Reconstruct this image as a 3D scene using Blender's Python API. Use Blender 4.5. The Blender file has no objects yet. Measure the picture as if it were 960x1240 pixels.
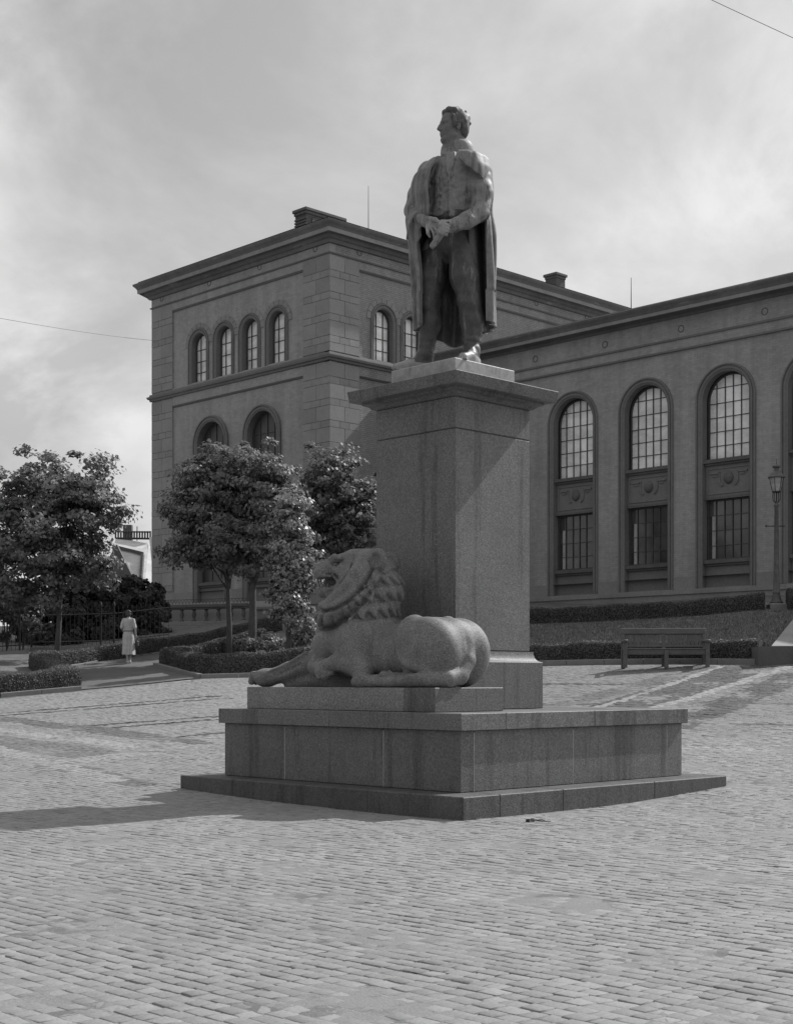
import bpy, math, random
import numpy as np
from mathutils import Vector, Matrix
random.seed(7); RNG = np.random.default_rng(7)
R = math.radians
sc = bpy.context.scene
COL = sc.collection

# ---------------------------------------------------------------- camera, sky, sun, exposure
EYE = 1.5
F = 1741.0                      # focal length of the photograph in its own pixels
HZ = 825.0                      # row of the horizon
CA, SA = 0.7136, 0.7005
cam_d = bpy.data.cameras.new('camera'); cam = bpy.data.objects.new('camera', cam_d); COL.objects.link(cam)
cam_d.sensor_fit = 'HORIZONTAL'; cam_d.sensor_width = 36.0; cam_d.lens = 36.0 * F / 960.0
cam_d.shift_y = (HZ - 620.0) / 960.0
cam_d.clip_start = 0.1; cam_d.clip_end = 3000
cam.location = (0, 0, EYE); cam.rotation_euler = (R(90), 0, -math.atan2(SA, CA))
sc.camera = cam

SUN_EL = 43.5; SUN_AZ = -8.3    # azimuth measured from +x towards +y
w = bpy.data.worlds.new('World'); sc.world = w; w.use_nodes = True
nt = w.node_tree; nt.nodes.clear()
def wn(t, **k):
    n = nt.nodes.new(t)
    for a, b in k.items(): setattr(n, a, b)
    return n
sky = wn('ShaderNodeTexSky', sky_type='NISHITA', sun_disc=False, sun_elevation=R(SUN_EL), sun_rotation=R(90 - SUN_AZ), altitude=10, air_density=1.0, dust_density=2.5)
bw = wn('ShaderNodeRGBToBW'); nt.links.new(sky.outputs[0], bw.inputs[0])
skm = wn('ShaderNodeMath', operation='MULTIPLY'); nt.links.new(bw.outputs[0], skm.inputs[0]); skm.inputs[1].default_value = 1.25
tc = wn('ShaderNodeTexCoord')
sep = wn('ShaderNodeSeparateXYZ'); nt.links.new(tc.outputs['Generated'], sep.inputs[0])
zc = wn('ShaderNodeMath', operation='MAXIMUM'); nt.links.new(sep.outputs[2], zc.inputs[0]); zc.inputs[1].default_value = 0.0
za = wn('ShaderNodeMath', operation='ADD'); nt.links.new(zc.outputs[0], za.inputs[0]); za.inputs[1].default_value = 0.75
dv = wn('ShaderNodeVectorMath', operation='SCALE')
inv = wn('ShaderNodeMath', operation='DIVIDE'); inv.inputs[0].default_value = 1.0; nt.links.new(za.outputs[0], inv.inputs[1])
nt.links.new(tc.outputs['Generated'], dv.inputs[0]); nt.links.new(inv.outputs[0], dv.inputs['Scale'])
def cloudnoise(scale, detail, rough, loc, dist=0.6):
    mp = wn('ShaderNodeMapping'); nt.links.new(dv.outputs[0], mp.inputs[0]); mp.inputs['Location'].default_value = loc
    n = wn('ShaderNodeTexNoise'); nt.links.new(mp.outputs[0], n.inputs['Vector'])
    n.inputs['Scale'].default_value = scale; n.inputs['Detail'].default_value = detail
    n.inputs['Roughness'].default_value = rough; n.inputs['Distortion'].default_value = dist
    return n
n1 = cloudnoise(2.6, 6, 0.55, (3.1, 0.4, 1.7), 0.35); n2 = cloudnoise(6.5, 9, 0.60, (7.3, 2.2, 0.3), 0.3)
mr = wn('ShaderNodeMapRange', interpolation_type='SMOOTHSTEP'); nt.links.new(n1.outputs[0], mr.inputs[0])
mr.inputs[1].default_value = 0.33; mr.inputs[2].default_value = 0.62; mr.inputs[3].default_value = 0.25; mr.inputs[4].default_value = 1.0
cv = wn('ShaderNodeMapRange'); nt.links.new(n2.outputs[0], cv.inputs[0])
cv.inputs[1].default_value = 0.40; cv.inputs[2].default_value = 0.62; cv.inputs[3].default_value = 5.9; cv.inputs[4].default_value = 9.5
# the cloud veil is brighter on the side of the sun
dp = wn('ShaderNodeVectorMath', operation='DOT_PRODUCT'); nt.links.new(tc.outputs['Generated'], dp.inputs[0])
dp.inputs[1].default_value = (math.cos(R(SUN_EL)) * math.cos(R(SUN_AZ)), math.cos(R(SUN_EL)) * math.sin(R(SUN_AZ)), math.sin(R(SUN_EL)))
gm = wn('ShaderNodeMapRange'); nt.links.new(dp.outputs['Value'], gm.inputs[0])
gm.inputs[1].default_value = -0.2; gm.inputs[2].default_value = 0.95; gm.inputs[3].default_value = 0.72; gm.inputs[4].default_value = 1.16
cg = wn('ShaderNodeMath', operation='MULTIPLY'); nt.links.new(cv.outputs[0], cg.inputs[0]); nt.links.new(gm.outputs[0], cg.inputs[1])
mx = wn('ShaderNodeMix', data_type='FLOAT'); nt.links.new(mr.outputs[0], mx.inputs[0]); nt.links.new(skm.outputs[0], mx.inputs[2]); nt.links.new(cg.outputs[0], mx.inputs[3])
cmb = wn('ShaderNodeCombineColor')
for i in range(3): nt.links.new(mx.outputs[0], cmb.inputs[i])
bg = wn('ShaderNodeBackground'); nt.links.new(cmb.outputs[0], bg.inputs[0]); bg.inputs[1].default_value = 0.1
wo = wn('ShaderNodeOutputWorld'); nt.links.new(bg.outputs[0], wo.inputs[0])

sl = bpy.data.lights.new('sun', 'SUN'); sl.energy = 4.2; sl.angle = R(0.6); sl.color = (1, 1, 1)
so = bpy.data.objects.new('sun', sl); COL.objects.link(so)
sd = Vector((math.cos(R(SUN_EL)) * math.cos(R(SUN_AZ)), math.cos(R(SUN_EL)) * math.sin(R(SUN_AZ)), math.sin(R(SUN_EL))))
so.rotation_euler = sd.to_track_quat('Z', 'Y').to_euler(); so.location = (60, -10, 60)
sc.view_settings.view_transform = 'Standard'; sc.view_settings.look = 'None'
sc.view_settings.exposure = 0.0; sc.view_settings.gamma = 1.0; sc.view_settings.use_curve_mapping = False
try: sc.cycles.max_bounces = 6; sc.cycles.diffuse_bounces = 3
except Exception: pass

# ---------------------------------------------------------------- frames of reference
# world x runs along the monument's right face (away from us, to the right), world y along its left face.
def c2w(X, Y): return (X * CA + Y * SA, -X * SA + Y * CA)
def w2c(x, y): return (x * CA - y * SA, x * SA + y * CA)
def at(px, py, Y):               # the point seen at a pixel of the photograph, Y metres in front of us
    x, y = c2w((px - 480) / F * Y, Y)
    return (x, y, EYE + (HZ - py) / F * Y)

# terrain: heights relative to the eye along rays fanned out from the viewpoint of the survey
XC = [-900, -200, 0, 95, 245, 380, 640, 920, 1160, 1900]
RC = [(x - 480) / F for x in XC]
KERB = [(30, -0.75), (33, -0.66), (34, -0.41), (35, -0.24), (36.5, 0.06), (37, 0.15), (35, 0.36), (32.5, 0.355), (31, 0.34), (29, 0.34)]
FAR = [[(44, .2), (50, 1.0), (60, 2.3), (140, 4)], [(44, .2), (50, 1.0), (60, 2.3), (140, 4)], [(44, .50), (50, 1.1), (60, 2.3), (140, 4)],
       [(44, .42), (50, 1.1), (60, 2.4), (140, 4)], [(44, .62), (50, 1.5), (58, 2.3), (140, 4)], [(44, 1.3), (50, 2.0), (58, 2.9), (140, 4)],
       [(44, 1.77), (56, 3.05), (60, 3.1), (140, 4)], [(41, 2.05), (46, 2.6), (50, 3.05), (140, 4)], [(40, 2.1), (47, 3.05), (50, 3.1), (140, 4)],
       [(40, 2.1), (47, 3.05), (50, 3.1), (140, 4)]]
def yk(r): return np.interp(r, RC, [k[0] for k in KERB])
YN = np.concatenate([np.linspace(-20, 17, 8), np.linspace(17.5, 44, 107), np.linspace(44.5, 62, 71), np.linspace(64, 140, 39)])
TAB = []
for i in range(len(XC)):
    Yk, zk = KERB[i]; col = []
    fy = [Yk] + [p[0] for p in FAR[i]]; fz = [zk] + [p[1] for p in FAR[i]]
    for Y in YN:
        if Y <= 17: z = -1.5
        elif Y <= Yk: z = -1.5 + (zk + 1.5) * ((Y - 17) / (Yk - 17)) ** 1.35
        else: z = np.interp(Y, fy, fz)
        col.append(z)
    TAB.append(col)
TAB = np.array(TAB)
def ground(X, Y):                # arrays or numbers, camera frame, returns world z
    X = np.asarray(X, float); Y = np.asarray(Y, float)
    r = np.clip(X / np.maximum(Y, 3.0), RC[0], RC[-1])
    Yc = np.clip(Y, YN[0], YN[-1])
    j = np.clip(np.searchsorted(RC, r) - 1, 0, len(RC) - 2)
    t = (r - np.array(RC)[j]) / (np.array(RC)[j + 1] - np.array(RC)[j])
    i = np.clip(np.searchsorted(YN, Yc) - 1, 0, len(YN) - 2)
    s = (Yc - YN[i]) / (YN[i + 1] - YN[i])
    z = (TAB[j, i] * (1 - s) + TAB[j, i + 1] * s) * (1 - t) + (TAB[j + 1, i] * (1 - s) + TAB[j + 1, i + 1] * s) * t
    return z + EYE
def gw(x, y):                    # ground height at a world point
    X, Y = w2c(x, y); return float(ground(X, Y))
def gpt(px, Y, dz=0):            # ground point on the ray of column px at distance Y
    x, y = c2w((px - 480) / F * Y, Y)
    return (x, y, gw(x, y) + dz)
def ghit(px, py, Y0=5):          # first ground point seen at a pixel
    for Y in np.arange(Y0, 70, 0.02):
        X = (px - 480) / F * Y
        if EYE + (HZ - py) / F * Y <= ground(X, Y): break
    x, y = c2w(X, Y); return (x, y, gw(x, y))

# ---------------------------------------------------------------- mesh helpers
def link(o, parent=None):
    COL.objects.link(o)
    if parent is not None: o.parent = parent
    return o
def tag(o, label=None, cat=None, group=None, kind=None):
    if label: o['label'] = label
    if cat: o['category'] = cat
    if group: o['group'] = group
    if kind: o['kind'] = kind
    return o
def empty(name, loc, rz=0, **k):
    o = bpy.data.objects.new(name, None); link(o); o.location = loc; o.rotation_euler = (0, 0, rz); o.empty_display_size = 0.2
    return tag(o, **k)
class MB:
    def __init__(s): s.v = []; s.f = []; s.m = []
    def add(s, v, f, mi=0):
        b = len(s.v); s.v += [tuple(p) for p in v]; s.f += [tuple(i + b for i in q) for q in f]; s.m += [mi] * len(f)
        return s
    def box(s, a, b, mi=0, M=None):
        x0, y0, z0 = a; x1, y1, z1 = b
        v = [(x0, y0, z0), (x1, y0, z0), (x1, y1, z0), (x0, y1, z0), (x0, y0, z1), (x1, y0, z1), (x1, y1, z1), (x0, y1, z1)]
        if M is not None: v = [tuple(M @ Vector(p)) for p in v]
        return s.add(v, [(0, 3, 2, 1), (4, 5, 6, 7), (0, 1, 5, 4), (1, 2, 6, 5), (2, 3, 7, 6), (3, 0, 4, 7)], mi)
    def bbox(s, a, b, c=0.01, mi=0, M=None):      # box with chamfered edges
        lo = Vector(a); hi = Vector(b); v = []; f = []
        pts = {}
        for ix in (0, 1):
            for iy in (0, 1):
                for iz in (0, 1):
                    for ax in range(3):
                        p = [hi.x if ix else lo.x, hi.y if iy else lo.y, hi.z if iz else lo.z]
                        for k in range(3):
                            if k != ax: p[k] += -c if (ix, iy, iz)[k] else c
                        pts[(ix, iy, iz, ax)] = len(v); v.append(p)
        P = lambda i, j, k, a: pts[(i, j, k, a)]
        for ax in range(3):
            for sgn in (0, 1):
                o = [k for k in range(3) if k != ax]
                q = []
                for (p, r) in ((0, 0), (1, 0), (1, 1), (0, 1)):
                    t = [0, 0, 0]; t[ax] = sgn; t[o[0]] = p; t[o[1]] = r; q.append(P(*t, ax))
                f.append(q)
        for ax in range(3):
            o = [k for k in range(3) if k != ax]
            for p in (0, 1):
                for r in (0, 1):
                    a0 = [0, 0, 0]; a0[o[0]] = p; a0[o[1]] = r; b0 = list(a0); b0[ax] = 1
                    f.append([P(*a0, o[0]), P(*b0, o[0]), P(*b0, o[1]), P(*a0, o[1])])
        for ix in (0, 1):
            for iy in (0, 1):
                for iz in (0, 1): f.append([P(ix, iy, iz, 0), P(ix, iy, iz, 1), P(ix, iy, iz, 2)])
        c0 = (lo + hi) / 2; ff = []
        for q in f:
            vs = [Vector(v[i]) for i in q]; n = (vs[1] - vs[0]).cross(vs[2] - vs[0]); m = sum(vs, Vector()) / len(vs)
            ff.append(q if n.dot(m - c0) > 0 else q[::-1])
        if M is not None: v = [tuple(M @ Vector(p)) for p in v]
        return s.add(v, ff, mi)
    def tube(s, pts, rad, n=8, mi=0, caps=True):
        pts = [Vector(p) for p in pts]
        if not hasattr(rad, '__len__'): rad = [rad] * len(pts)
        v = []; f = []; up = Vector((0.13, 0.21, 0.97)).normalized()
        for i, p in enumerate(pts):
            d = (pts[min(i + 1, len(pts) - 1)] - pts[max(i - 1, 0)]).normalized()
            if abs(d.dot(up)) > 0.95: up = Vector((0.97, 0.2, 0.1)).normalized()
            a = d.cross(up).normalized(); b = d.cross(a)
            for k in range(n):
                t = 2 * math.pi * k / n; v.append(p + (a * math.cos(t) + b * math.sin(t)) * rad[i])
        for i in range(len(pts) - 1):
            for k in range(n): f.append((i * n + k, i * n + (k + 1) % n, (i + 1) * n + (k + 1) % n, (i + 1) * n + k))
        if caps: f.append(tuple(range(n))[::-1]); f.append(tuple(range((len(pts) - 1) * n, len(pts) * n)))
        return s.add(v, f, mi)
    def lathe(s, prof, n=16, c=(0, 0), mi=0, rot=0):
        v = []; f = []
        for r, z in prof:
            for k in range(n):
                t = 2 * math.pi * (k + rot) / n; v.append((c[0] + r * math.cos(t), c[1] + r * math.sin(t), z))
        for i in range(len(prof) - 1):
            for k in range(n): f.append((i * n + k, i * n + (k + 1) % n, (i + 1) * n + (k + 1) % n, (i + 1) * n + k))
        f.append(tuple(range(n))[::-1]); f.append(tuple(range((len(prof) - 1) * n, len(prof) * n)))
        return s.add(v, f, mi)
    def sq(s, prof, c, mi=0):    # square (or rectangular) loft: profile of (hx, hy, z)
        v = []; f = []
        for hx, hy, z in prof:
            v += [(c[0] - hx, c[1] - hy, z), (c[0] + hx, c[1] - hy, z), (c[0] + hx, c[1] + hy, z), (c[0] - hx, c[1] + hy, z)]
        for i in range(len(prof) - 1):
            for k in range(4): f.append((i * 4 + k, i * 4 + (k + 1) % 4, (i + 1) * 4 + (k + 1) % 4, (i + 1) * 4 + k))
        f.append((3, 2, 1, 0)); n = (len(prof) - 1) * 4; f.append((n, n + 1, n + 2, n + 3))
        return s.add(v, f, mi)
    def mesh(s, name, mats, smooth=False, off=None):
        me = bpy.data.meshes.new(name)
        v = s.v
        if off is not None: v = [(p[0] - off[0], p[1] - off[1], p[2] - off[2]) for p in v]
        me.from_pydata([tuple(p) for p in v], [], s.f)
        for m in (mats if isinstance(mats, (list, tuple)) else [mats]): me.materials.append(m)
        if len(set(s.m)) > 1: me.polygons.foreach_set('material_index', s.m)
        if smooth: me.polygons.foreach_set('use_smooth', [True] * len(me.polygons))
        me.update(); return me
    def build(s, name, mats, parent=None, smooth=False, off=None, angle=None):
        o = bpy.data.objects.new(name, s.mesh(name, mats, smooth or angle is not None, off)); link(o, parent)
        if angle is not None: o.data.set_sharp_from_angle(angle=R(angle))
        return o
def npmesh(name, V, Q, mat, parent=None, smooth=True, attr=None):
    """V (n,3), Q (m,k) arrays"""
    me = bpy.data.meshes.new(name); k = Q.shape[1]
    me.vertices.add(len(V)); me.vertices.foreach_set('co', np.asarray(V, np.float32).ravel())
    me.loops.add(Q.size); me.loops.foreach_set('vertex_index', np.asarray(Q, np.int32).ravel())
    me.polygons.add(len(Q)); me.polygons.foreach_set('loop_start', np.arange(0, Q.size, k, dtype=np.int32))
    try: me.polygons.foreach_set('loop_total', np.full(len(Q), k, np.int32))
    except Exception: pass
    if smooth: me.polygons.foreach_set('use_smooth', np.ones(len(Q), bool))
    me.update(calc_edges=True); me.validate()
    if attr is not None:
        a = me.attributes.new('tint', 'FLOAT', 'POINT'); a.data.foreach_set('value', np.asarray(attr, np.float32))
    me.materials.append(mat)
    o = bpy.data.objects.new(name, me); link(o, parent); return o

# ---------------------------------------------------------------- materials (the photograph is black and white: all greys)
def material(name, base, rough=0.8, layers=(), bump=(), spec=0.5, tint=None, rand=0.0, metal=0.0, streak=None, brick=None, patches=None, coat=0):
    """layers: (scale, detail, amount[, (sx,sy,sz)]) multiplies the grey; bump: (scale, detail, strength, distance)"""
    m = bpy.data.materials.new(name); m.use_nodes = True; t = m.node_tree; N = t.nodes; L = t.links
    p = N['Principled BSDF']; p.inputs['Roughness'].default_value = rough; p.inputs['Specular IOR Level'].default_value = spec; p.inputs['Metallic'].default_value = metal
    g = N.new('ShaderNodeNewGeometry'); pos = g.outputs['Position']
    val = N.new('ShaderNodeValue'); val.outputs[0].default_value = base; cur = val.outputs[0]
    def mul(a, b, op='MULTIPLY'):
        n = N.new('ShaderNodeMath'); n.operation = op
        for i, q in enumerate((a, b)):
            if isinstance(q, (int, float)): n.inputs[i].default_value = q
            else: L.new(q, n.inputs[i])
        return n.outputs[0]
    def mapped(sc3):
        mp = N.new('ShaderNodeMapping'); L.new(pos, mp.inputs[0]); mp.inputs['Scale'].default_value = sc3; return mp.outputs[0]
    for ly in layers:
        n = N.new('ShaderNodeTexNoise'); n.inputs['Scale'].default_value = ly[0]; n.inputs['Detail'].default_value = ly[1]; n.inputs['Roughness'].default_value = 0.65
        L.new(mapped(ly[3]) if len(ly) > 3 else pos, n.inputs['Vector'])
        r = N.new('ShaderNodeMapRange'); r.inputs[1].default_value = 0.3; r.inputs[2].default_value = 0.7
        r.inputs[3].default_value = 1 - ly[2]; r.inputs[4].default_value = 1 + ly[2]; L.new(n.outputs[0], r.inputs[0])
        cur = mul(cur, r.outputs[0])
    if patches:                                  # lighter or darker worn patches with an edge: (scale, threshold, softness, factor)
        n = N.new('ShaderNodeTexNoise'); n.inputs['Scale'].default_value = patches[0]; n.inputs['Detail'].default_value = 6; n.inputs['Roughness'].default_value = 0.7
        L.new(mapped(patches[4]) if len(patches) > 4 else pos, n.inputs['Vector'])
        r = N.new('ShaderNodeMapRange'); r.inputs[1].default_value = patches[1]; r.inputs[2].default_value = patches[1] + patches[2]
        r.inputs[3].default_value = 1; r.inputs[4].default_value = patches[3]; L.new(n.outputs[0], r.inputs[0]); cur = mul(cur, r.outputs[0])
    if tint:
        a = N.new('ShaderNodeAttribute'); a.attribute_name = 'tint'; cur = mul(cur, a.outputs['Fac'])
    if rand:
        oi = N.new('ShaderNodeObjectInfo'); r = N.new('ShaderNodeMapRange'); L.new(oi.outputs['Random'], r.inputs[0])
        r.inputs[3].default_value = 1 - rand; r.inputs[4].default_value = 1 + rand; cur = mul(cur, r.outputs[0])
    hgt = None
    if brick:                                    # (axis, brick length, row height, mortar, darkening)
        sp = N.new('ShaderNodeSeparateXYZ'); L.new(pos, sp.inputs[0]); cb = N.new('ShaderNodeCombineXYZ')
        L.new(sp.outputs[brick[0]], cb.inputs[0]); L.new(sp.outputs[2], cb.inputs[1])
        b = N.new('ShaderNodeTexBrick'); L.new(cb.outputs[0], b.inputs['Vector']); b.inputs['Scale'].default_value = 1.0
        b.inputs['Brick Width'].default_value = brick[1]; b.inputs['Row Height'].default_value = brick[2]; b.inputs['Mortar Size'].default_value = brick[3]
        b.inputs['Color1'].default_value = (1, 1, 1, 1); b.inputs['Color2'].default_value = (0.86, 0.86, 0.86, 1); b.inputs['Mortar'].default_value = (brick[4],) * 3 + (1,)
        s2 = N.new('ShaderNodeRGBToBW'); L.new(b.outputs['Color'], s2.inputs[0]); cur = mul(cur, s2.outputs[0])
    cc = N.new('ShaderNodeCombineColor')
    for i in range(3): L.new(cur, cc.inputs[i])
    L.new(cc.outputs[0], p.inputs['Base Color'])
    last = None
    for bs, bd, st, dist in bump:
        n = N.new('ShaderNodeTexNoise'); n.inputs['Scale'].default_value = bs; n.inputs['Detail'].default_value = bd; L.new(pos, n.inputs['Vector'])
        b = N.new('ShaderNodeBump'); b.inputs['Strength'].default_value = st; b.inputs['Distance'].default_value = dist; L.new(n.outputs[0], b.inputs['Height'])
        if last: L.new(last, b.inputs['Normal'])
        last = b.outputs[0]
    if last: L.new(last, p.inputs['Normal'])
    return m
GR = [(95, 2, .55), (38, 2, .30), (1.3, 4, .14)]
M = {}
M['granite'] = material('granite', .14, .62, GR, [(60, 3, .5, .006)], patches=(4.0, .53, .10, .62, (1, 1, .07)), rand=.09)
M['granite_pale'] = material('granite_pale', .20, .6, GR, [(60, 3, .5, .006)])
M['granite_step'] = material('granite_step', .09, .68, GR, [(60, 3, .5, .008)], patches=(4.0, .50, .12, .62, (1, 1, .10)), rand=.12)
M['granite_lion'] = material('granite_lion', .165, .62, [(95, 2, .55), (38, 2, .28), (2.5, 4, .15)], [(70, 3, .6, .008)], patches=(3.0, .54, .12, .72, (1, 1, .35)))
M['mortar'] = material('mortar', .42, .9, [(30, 3, .2)])
M['inscription'] = material('inscription', .20, .8, [(60, 3, .25)])
M['bronze'] = material('bronze', .23, .62, [(9, 5, .25), (40, 3, .15)], [(22, 5, .35, .012), (70, 3, .3, .004)], patches=(4.5, .55, .06, .45, (2.2, 2.2, .25)), spec=.6)
M['bronze_cloak'] = material('bronze_cloak', .20, .62, [(7, 5, .3), (40, 3, .15)], [(16, 5, .35, .012)], patches=(3.2, .52, .10, .5, (2.5, 2.5, .2)), spec=.6)
M['bronze_plinth'] = material('bronze_plinth', .36, .6, [(9, 4, .2), (40, 3, .12)], [(40, 4, .3, .004)], patches=(3.0, .52, .12, .62, (2, 2, .25)))
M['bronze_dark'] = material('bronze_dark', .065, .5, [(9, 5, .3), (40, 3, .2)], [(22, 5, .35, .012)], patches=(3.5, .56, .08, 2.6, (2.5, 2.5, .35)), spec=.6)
M['bronze_face'] = material('bronze_face', .17, .6, [(9, 5, .15), (40, 3, .12)], [(40, 3, .25, .004)], spec=.5)
M['bronze_hair'] = material('bronze_hair', .10, .6, [(20, 5, .3)], [(30, 4, .4, .006)])
M['bronze_pale'] = material('bronze_pale', .30, .5, [(9, 5, .25), (40, 3, .15)], [(22, 5, .3, .01)], spec=.6)
M['sett'] = material('sett', .225, .8, [(45, 4, .16), (.45, 4, .09), (6, 4, .07)], [(50, 4, .5, .005)], tint=True)
M['joint_sand'] = material('joint_sand', .205, .95, [(90, 3, .22), (2, 4, .10)], [(70, 4, .7, .006)], patches=(2.2, .52, .08, .62))
t_ = M['joint_sand'].node_tree
M['kerb'] = material('kerb', .20, .8, [(60, 3, .2), (3, 3, .15)], [(50, 3, .5, .005)])
M['gravel'] = material('gravel', .12, .95, [(60, 4, .28), (1.2, 5, .18)], [(60, 4, .8, .01)])
M['grass'] = material('grass', .17, .95, [(28, 5, .4), (2.0, 5, .3)], [(30, 5, 1.0, .05)])
M['grass_blade'] = material('grass_blade', .16, .8, [(3, 3, .35)])
M['soil'] = material('soil', .07, .95, [(20, 5, .35)], [(20, 5, .8, .03)])
M['plaster_y'] = material('plaster_y', .37, .9, [(6, 5, .10), (.35, 4, .10), (1.6, 5, .15, (1, 1, .10)), (.12, 3, .10)], [(60, 3, .4, .01)], brick=(1, .25, .078, .009, .82))
M['plaster_x'] = material('plaster_x', .34, .9, [(6, 5, .14), (.35, 4, .12), (1.6, 5, .14, (1, 1, .10))], [(40, 3, .7, .02)], brick=(0, .25, .078, .012, .66))
M['quoin'] = material('quoin', .30, .9, [(12, 5, .10), (1.0, 4, .10)], [(50, 3, .4, .008)], rand=.10)
M['plinth_stone'] = material('plinth_stone', .27, .9, [(12, 5, .14), (.7, 4, .15)], [(40, 3, .5, .01)])
M['stair_stone'] = material('stair_stone', .10, .8, [(30, 4, .2), (2, 4, .15)])
M['coping'] = material('coping', .26, .8, [(30, 4, .12), (1.5, 4, .12)], [(40, 3, .3, .005)])
M['trim'] = material('trim', .195, .85, [(10, 5, .12), (.8, 4, .12)], [(40, 3, .3, .006)])
M['trim_dark'] = material('trim_dark', .13, .85, [(10, 5, .15), (.8, 4, .2)])
M['cornice'] = material('cornice', .17, .8, [(5, 5, .15), (.6, 5, .2)], patches=(1.2, .62, .06, 1.7, (.5, .5, 4)))
M['fascia'] = material('fascia', .30, .8, [(5, 5, .15), (.6, 5, .12)])
M['slate'] = material('slate', .12, .7, [(5, 5, .2)], brick=(1, .3, .2, .02, .6))
M['frame_dark'] = material('frame_dark', .075, .6, [(8, 3, .2)])
M['joinery'] = material('joinery', .10, .7, [(8, 4, .2)])
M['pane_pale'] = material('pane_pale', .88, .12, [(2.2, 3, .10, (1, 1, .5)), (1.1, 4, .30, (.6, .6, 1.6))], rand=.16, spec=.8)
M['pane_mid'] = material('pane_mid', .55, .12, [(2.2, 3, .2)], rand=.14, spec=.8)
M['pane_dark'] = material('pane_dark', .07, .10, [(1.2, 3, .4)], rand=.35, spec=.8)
M['pane_blind'] = material('pane_blind', .085, .35, [(1.2, 3, .2)], spec=.4)
M['curtain'] = material('curtain', .65, .9, [(3, 4, .15)])
M['bark'] = material('bark', .09, .9, [(25, 4, .35, (1, 1, .2))], [(40, 4, .8, .02)])
M['leaf'] = material('leaf', .20, .55, [(1.6, 3, .3)], tint=True, spec=.55)
M['leaf_pale'] = material('leaf_pale', .30, .42, [(1.6, 3, .3)], tint=True, spec=.7)
M['leaf_dark'] = material('leaf_dark', .09, .55, [(1.6, 3, .3)], tint=True, spec=.4)
M['hedge_leaf'] = material('hedge_leaf', .12, .6, [(4, 3, .35)], tint=True)
M['hedge_core'] = material('hedge_core', .03, .95, [(20, 4, .4)])
for k in ('leaf', 'leaf_pale', 'leaf_dark', 'hedge_leaf'):
    t_ = M[k].node_tree; p_ = t_.nodes['Principled BSDF']; tr = t_.nodes.new('ShaderNodeBsdfTranslucent'); mxs = t_.nodes.new('ShaderNodeMixShader'); mxs.inputs[0].default_value = .36
    src = p_.inputs['Base Color'].links[0].from_socket; t_.links.new(src, tr.inputs['Color']); t_.links.new(p_.outputs[0], mxs.inputs[1]); t_.links.new(tr.outputs[0], mxs.inputs[2]); t_.links.new(mxs.outputs[0], t_.nodes['Material Output'].inputs[0])
M['wood'] = material('wood', .105, .75, [(30, 4, .25, (1, 1, 1)), (3, 3, .15)], [(40, 3, .4, .004)], rand=.1)
M['iron'] = material('iron', .035, .55, [(15, 3, .25)], metal=.2)
M['wire'] = material('wire', .16, .6)
M['iron_grey'] = material('iron_grey', .11, .6, [(10, 3, .25)])
M['lamp_glass'] = material('lamp_glass', .42, .1, [(6, 2, .25)], spec=.9)
M['chimney'] = material('chimney', .13, .9, [(20, 4, .25)], brick=(0, .25, .09, .014, .6))
M['roof_glare'] = material('roof_glare', .62, .7, [(.8, 4, .12)], brick=(1, .4, .3, .02, .85))  # glare on the slate is put into this pale grey
M['house_dark'] = material('house_dark', .10, .85, [(2, 4, .25)])
M['skin'] = material('skin', .42, .6)
M['dress'] = material('dress', .52, .85, [(8, 4, .14), (30, 3, .08)])
M['hair'] = material('hair', .06, .6, [(40, 3, .3)])
M['shoe'] = material('shoe', .35, .5)
M['leather'] = material('leather', .06, .5)

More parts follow.
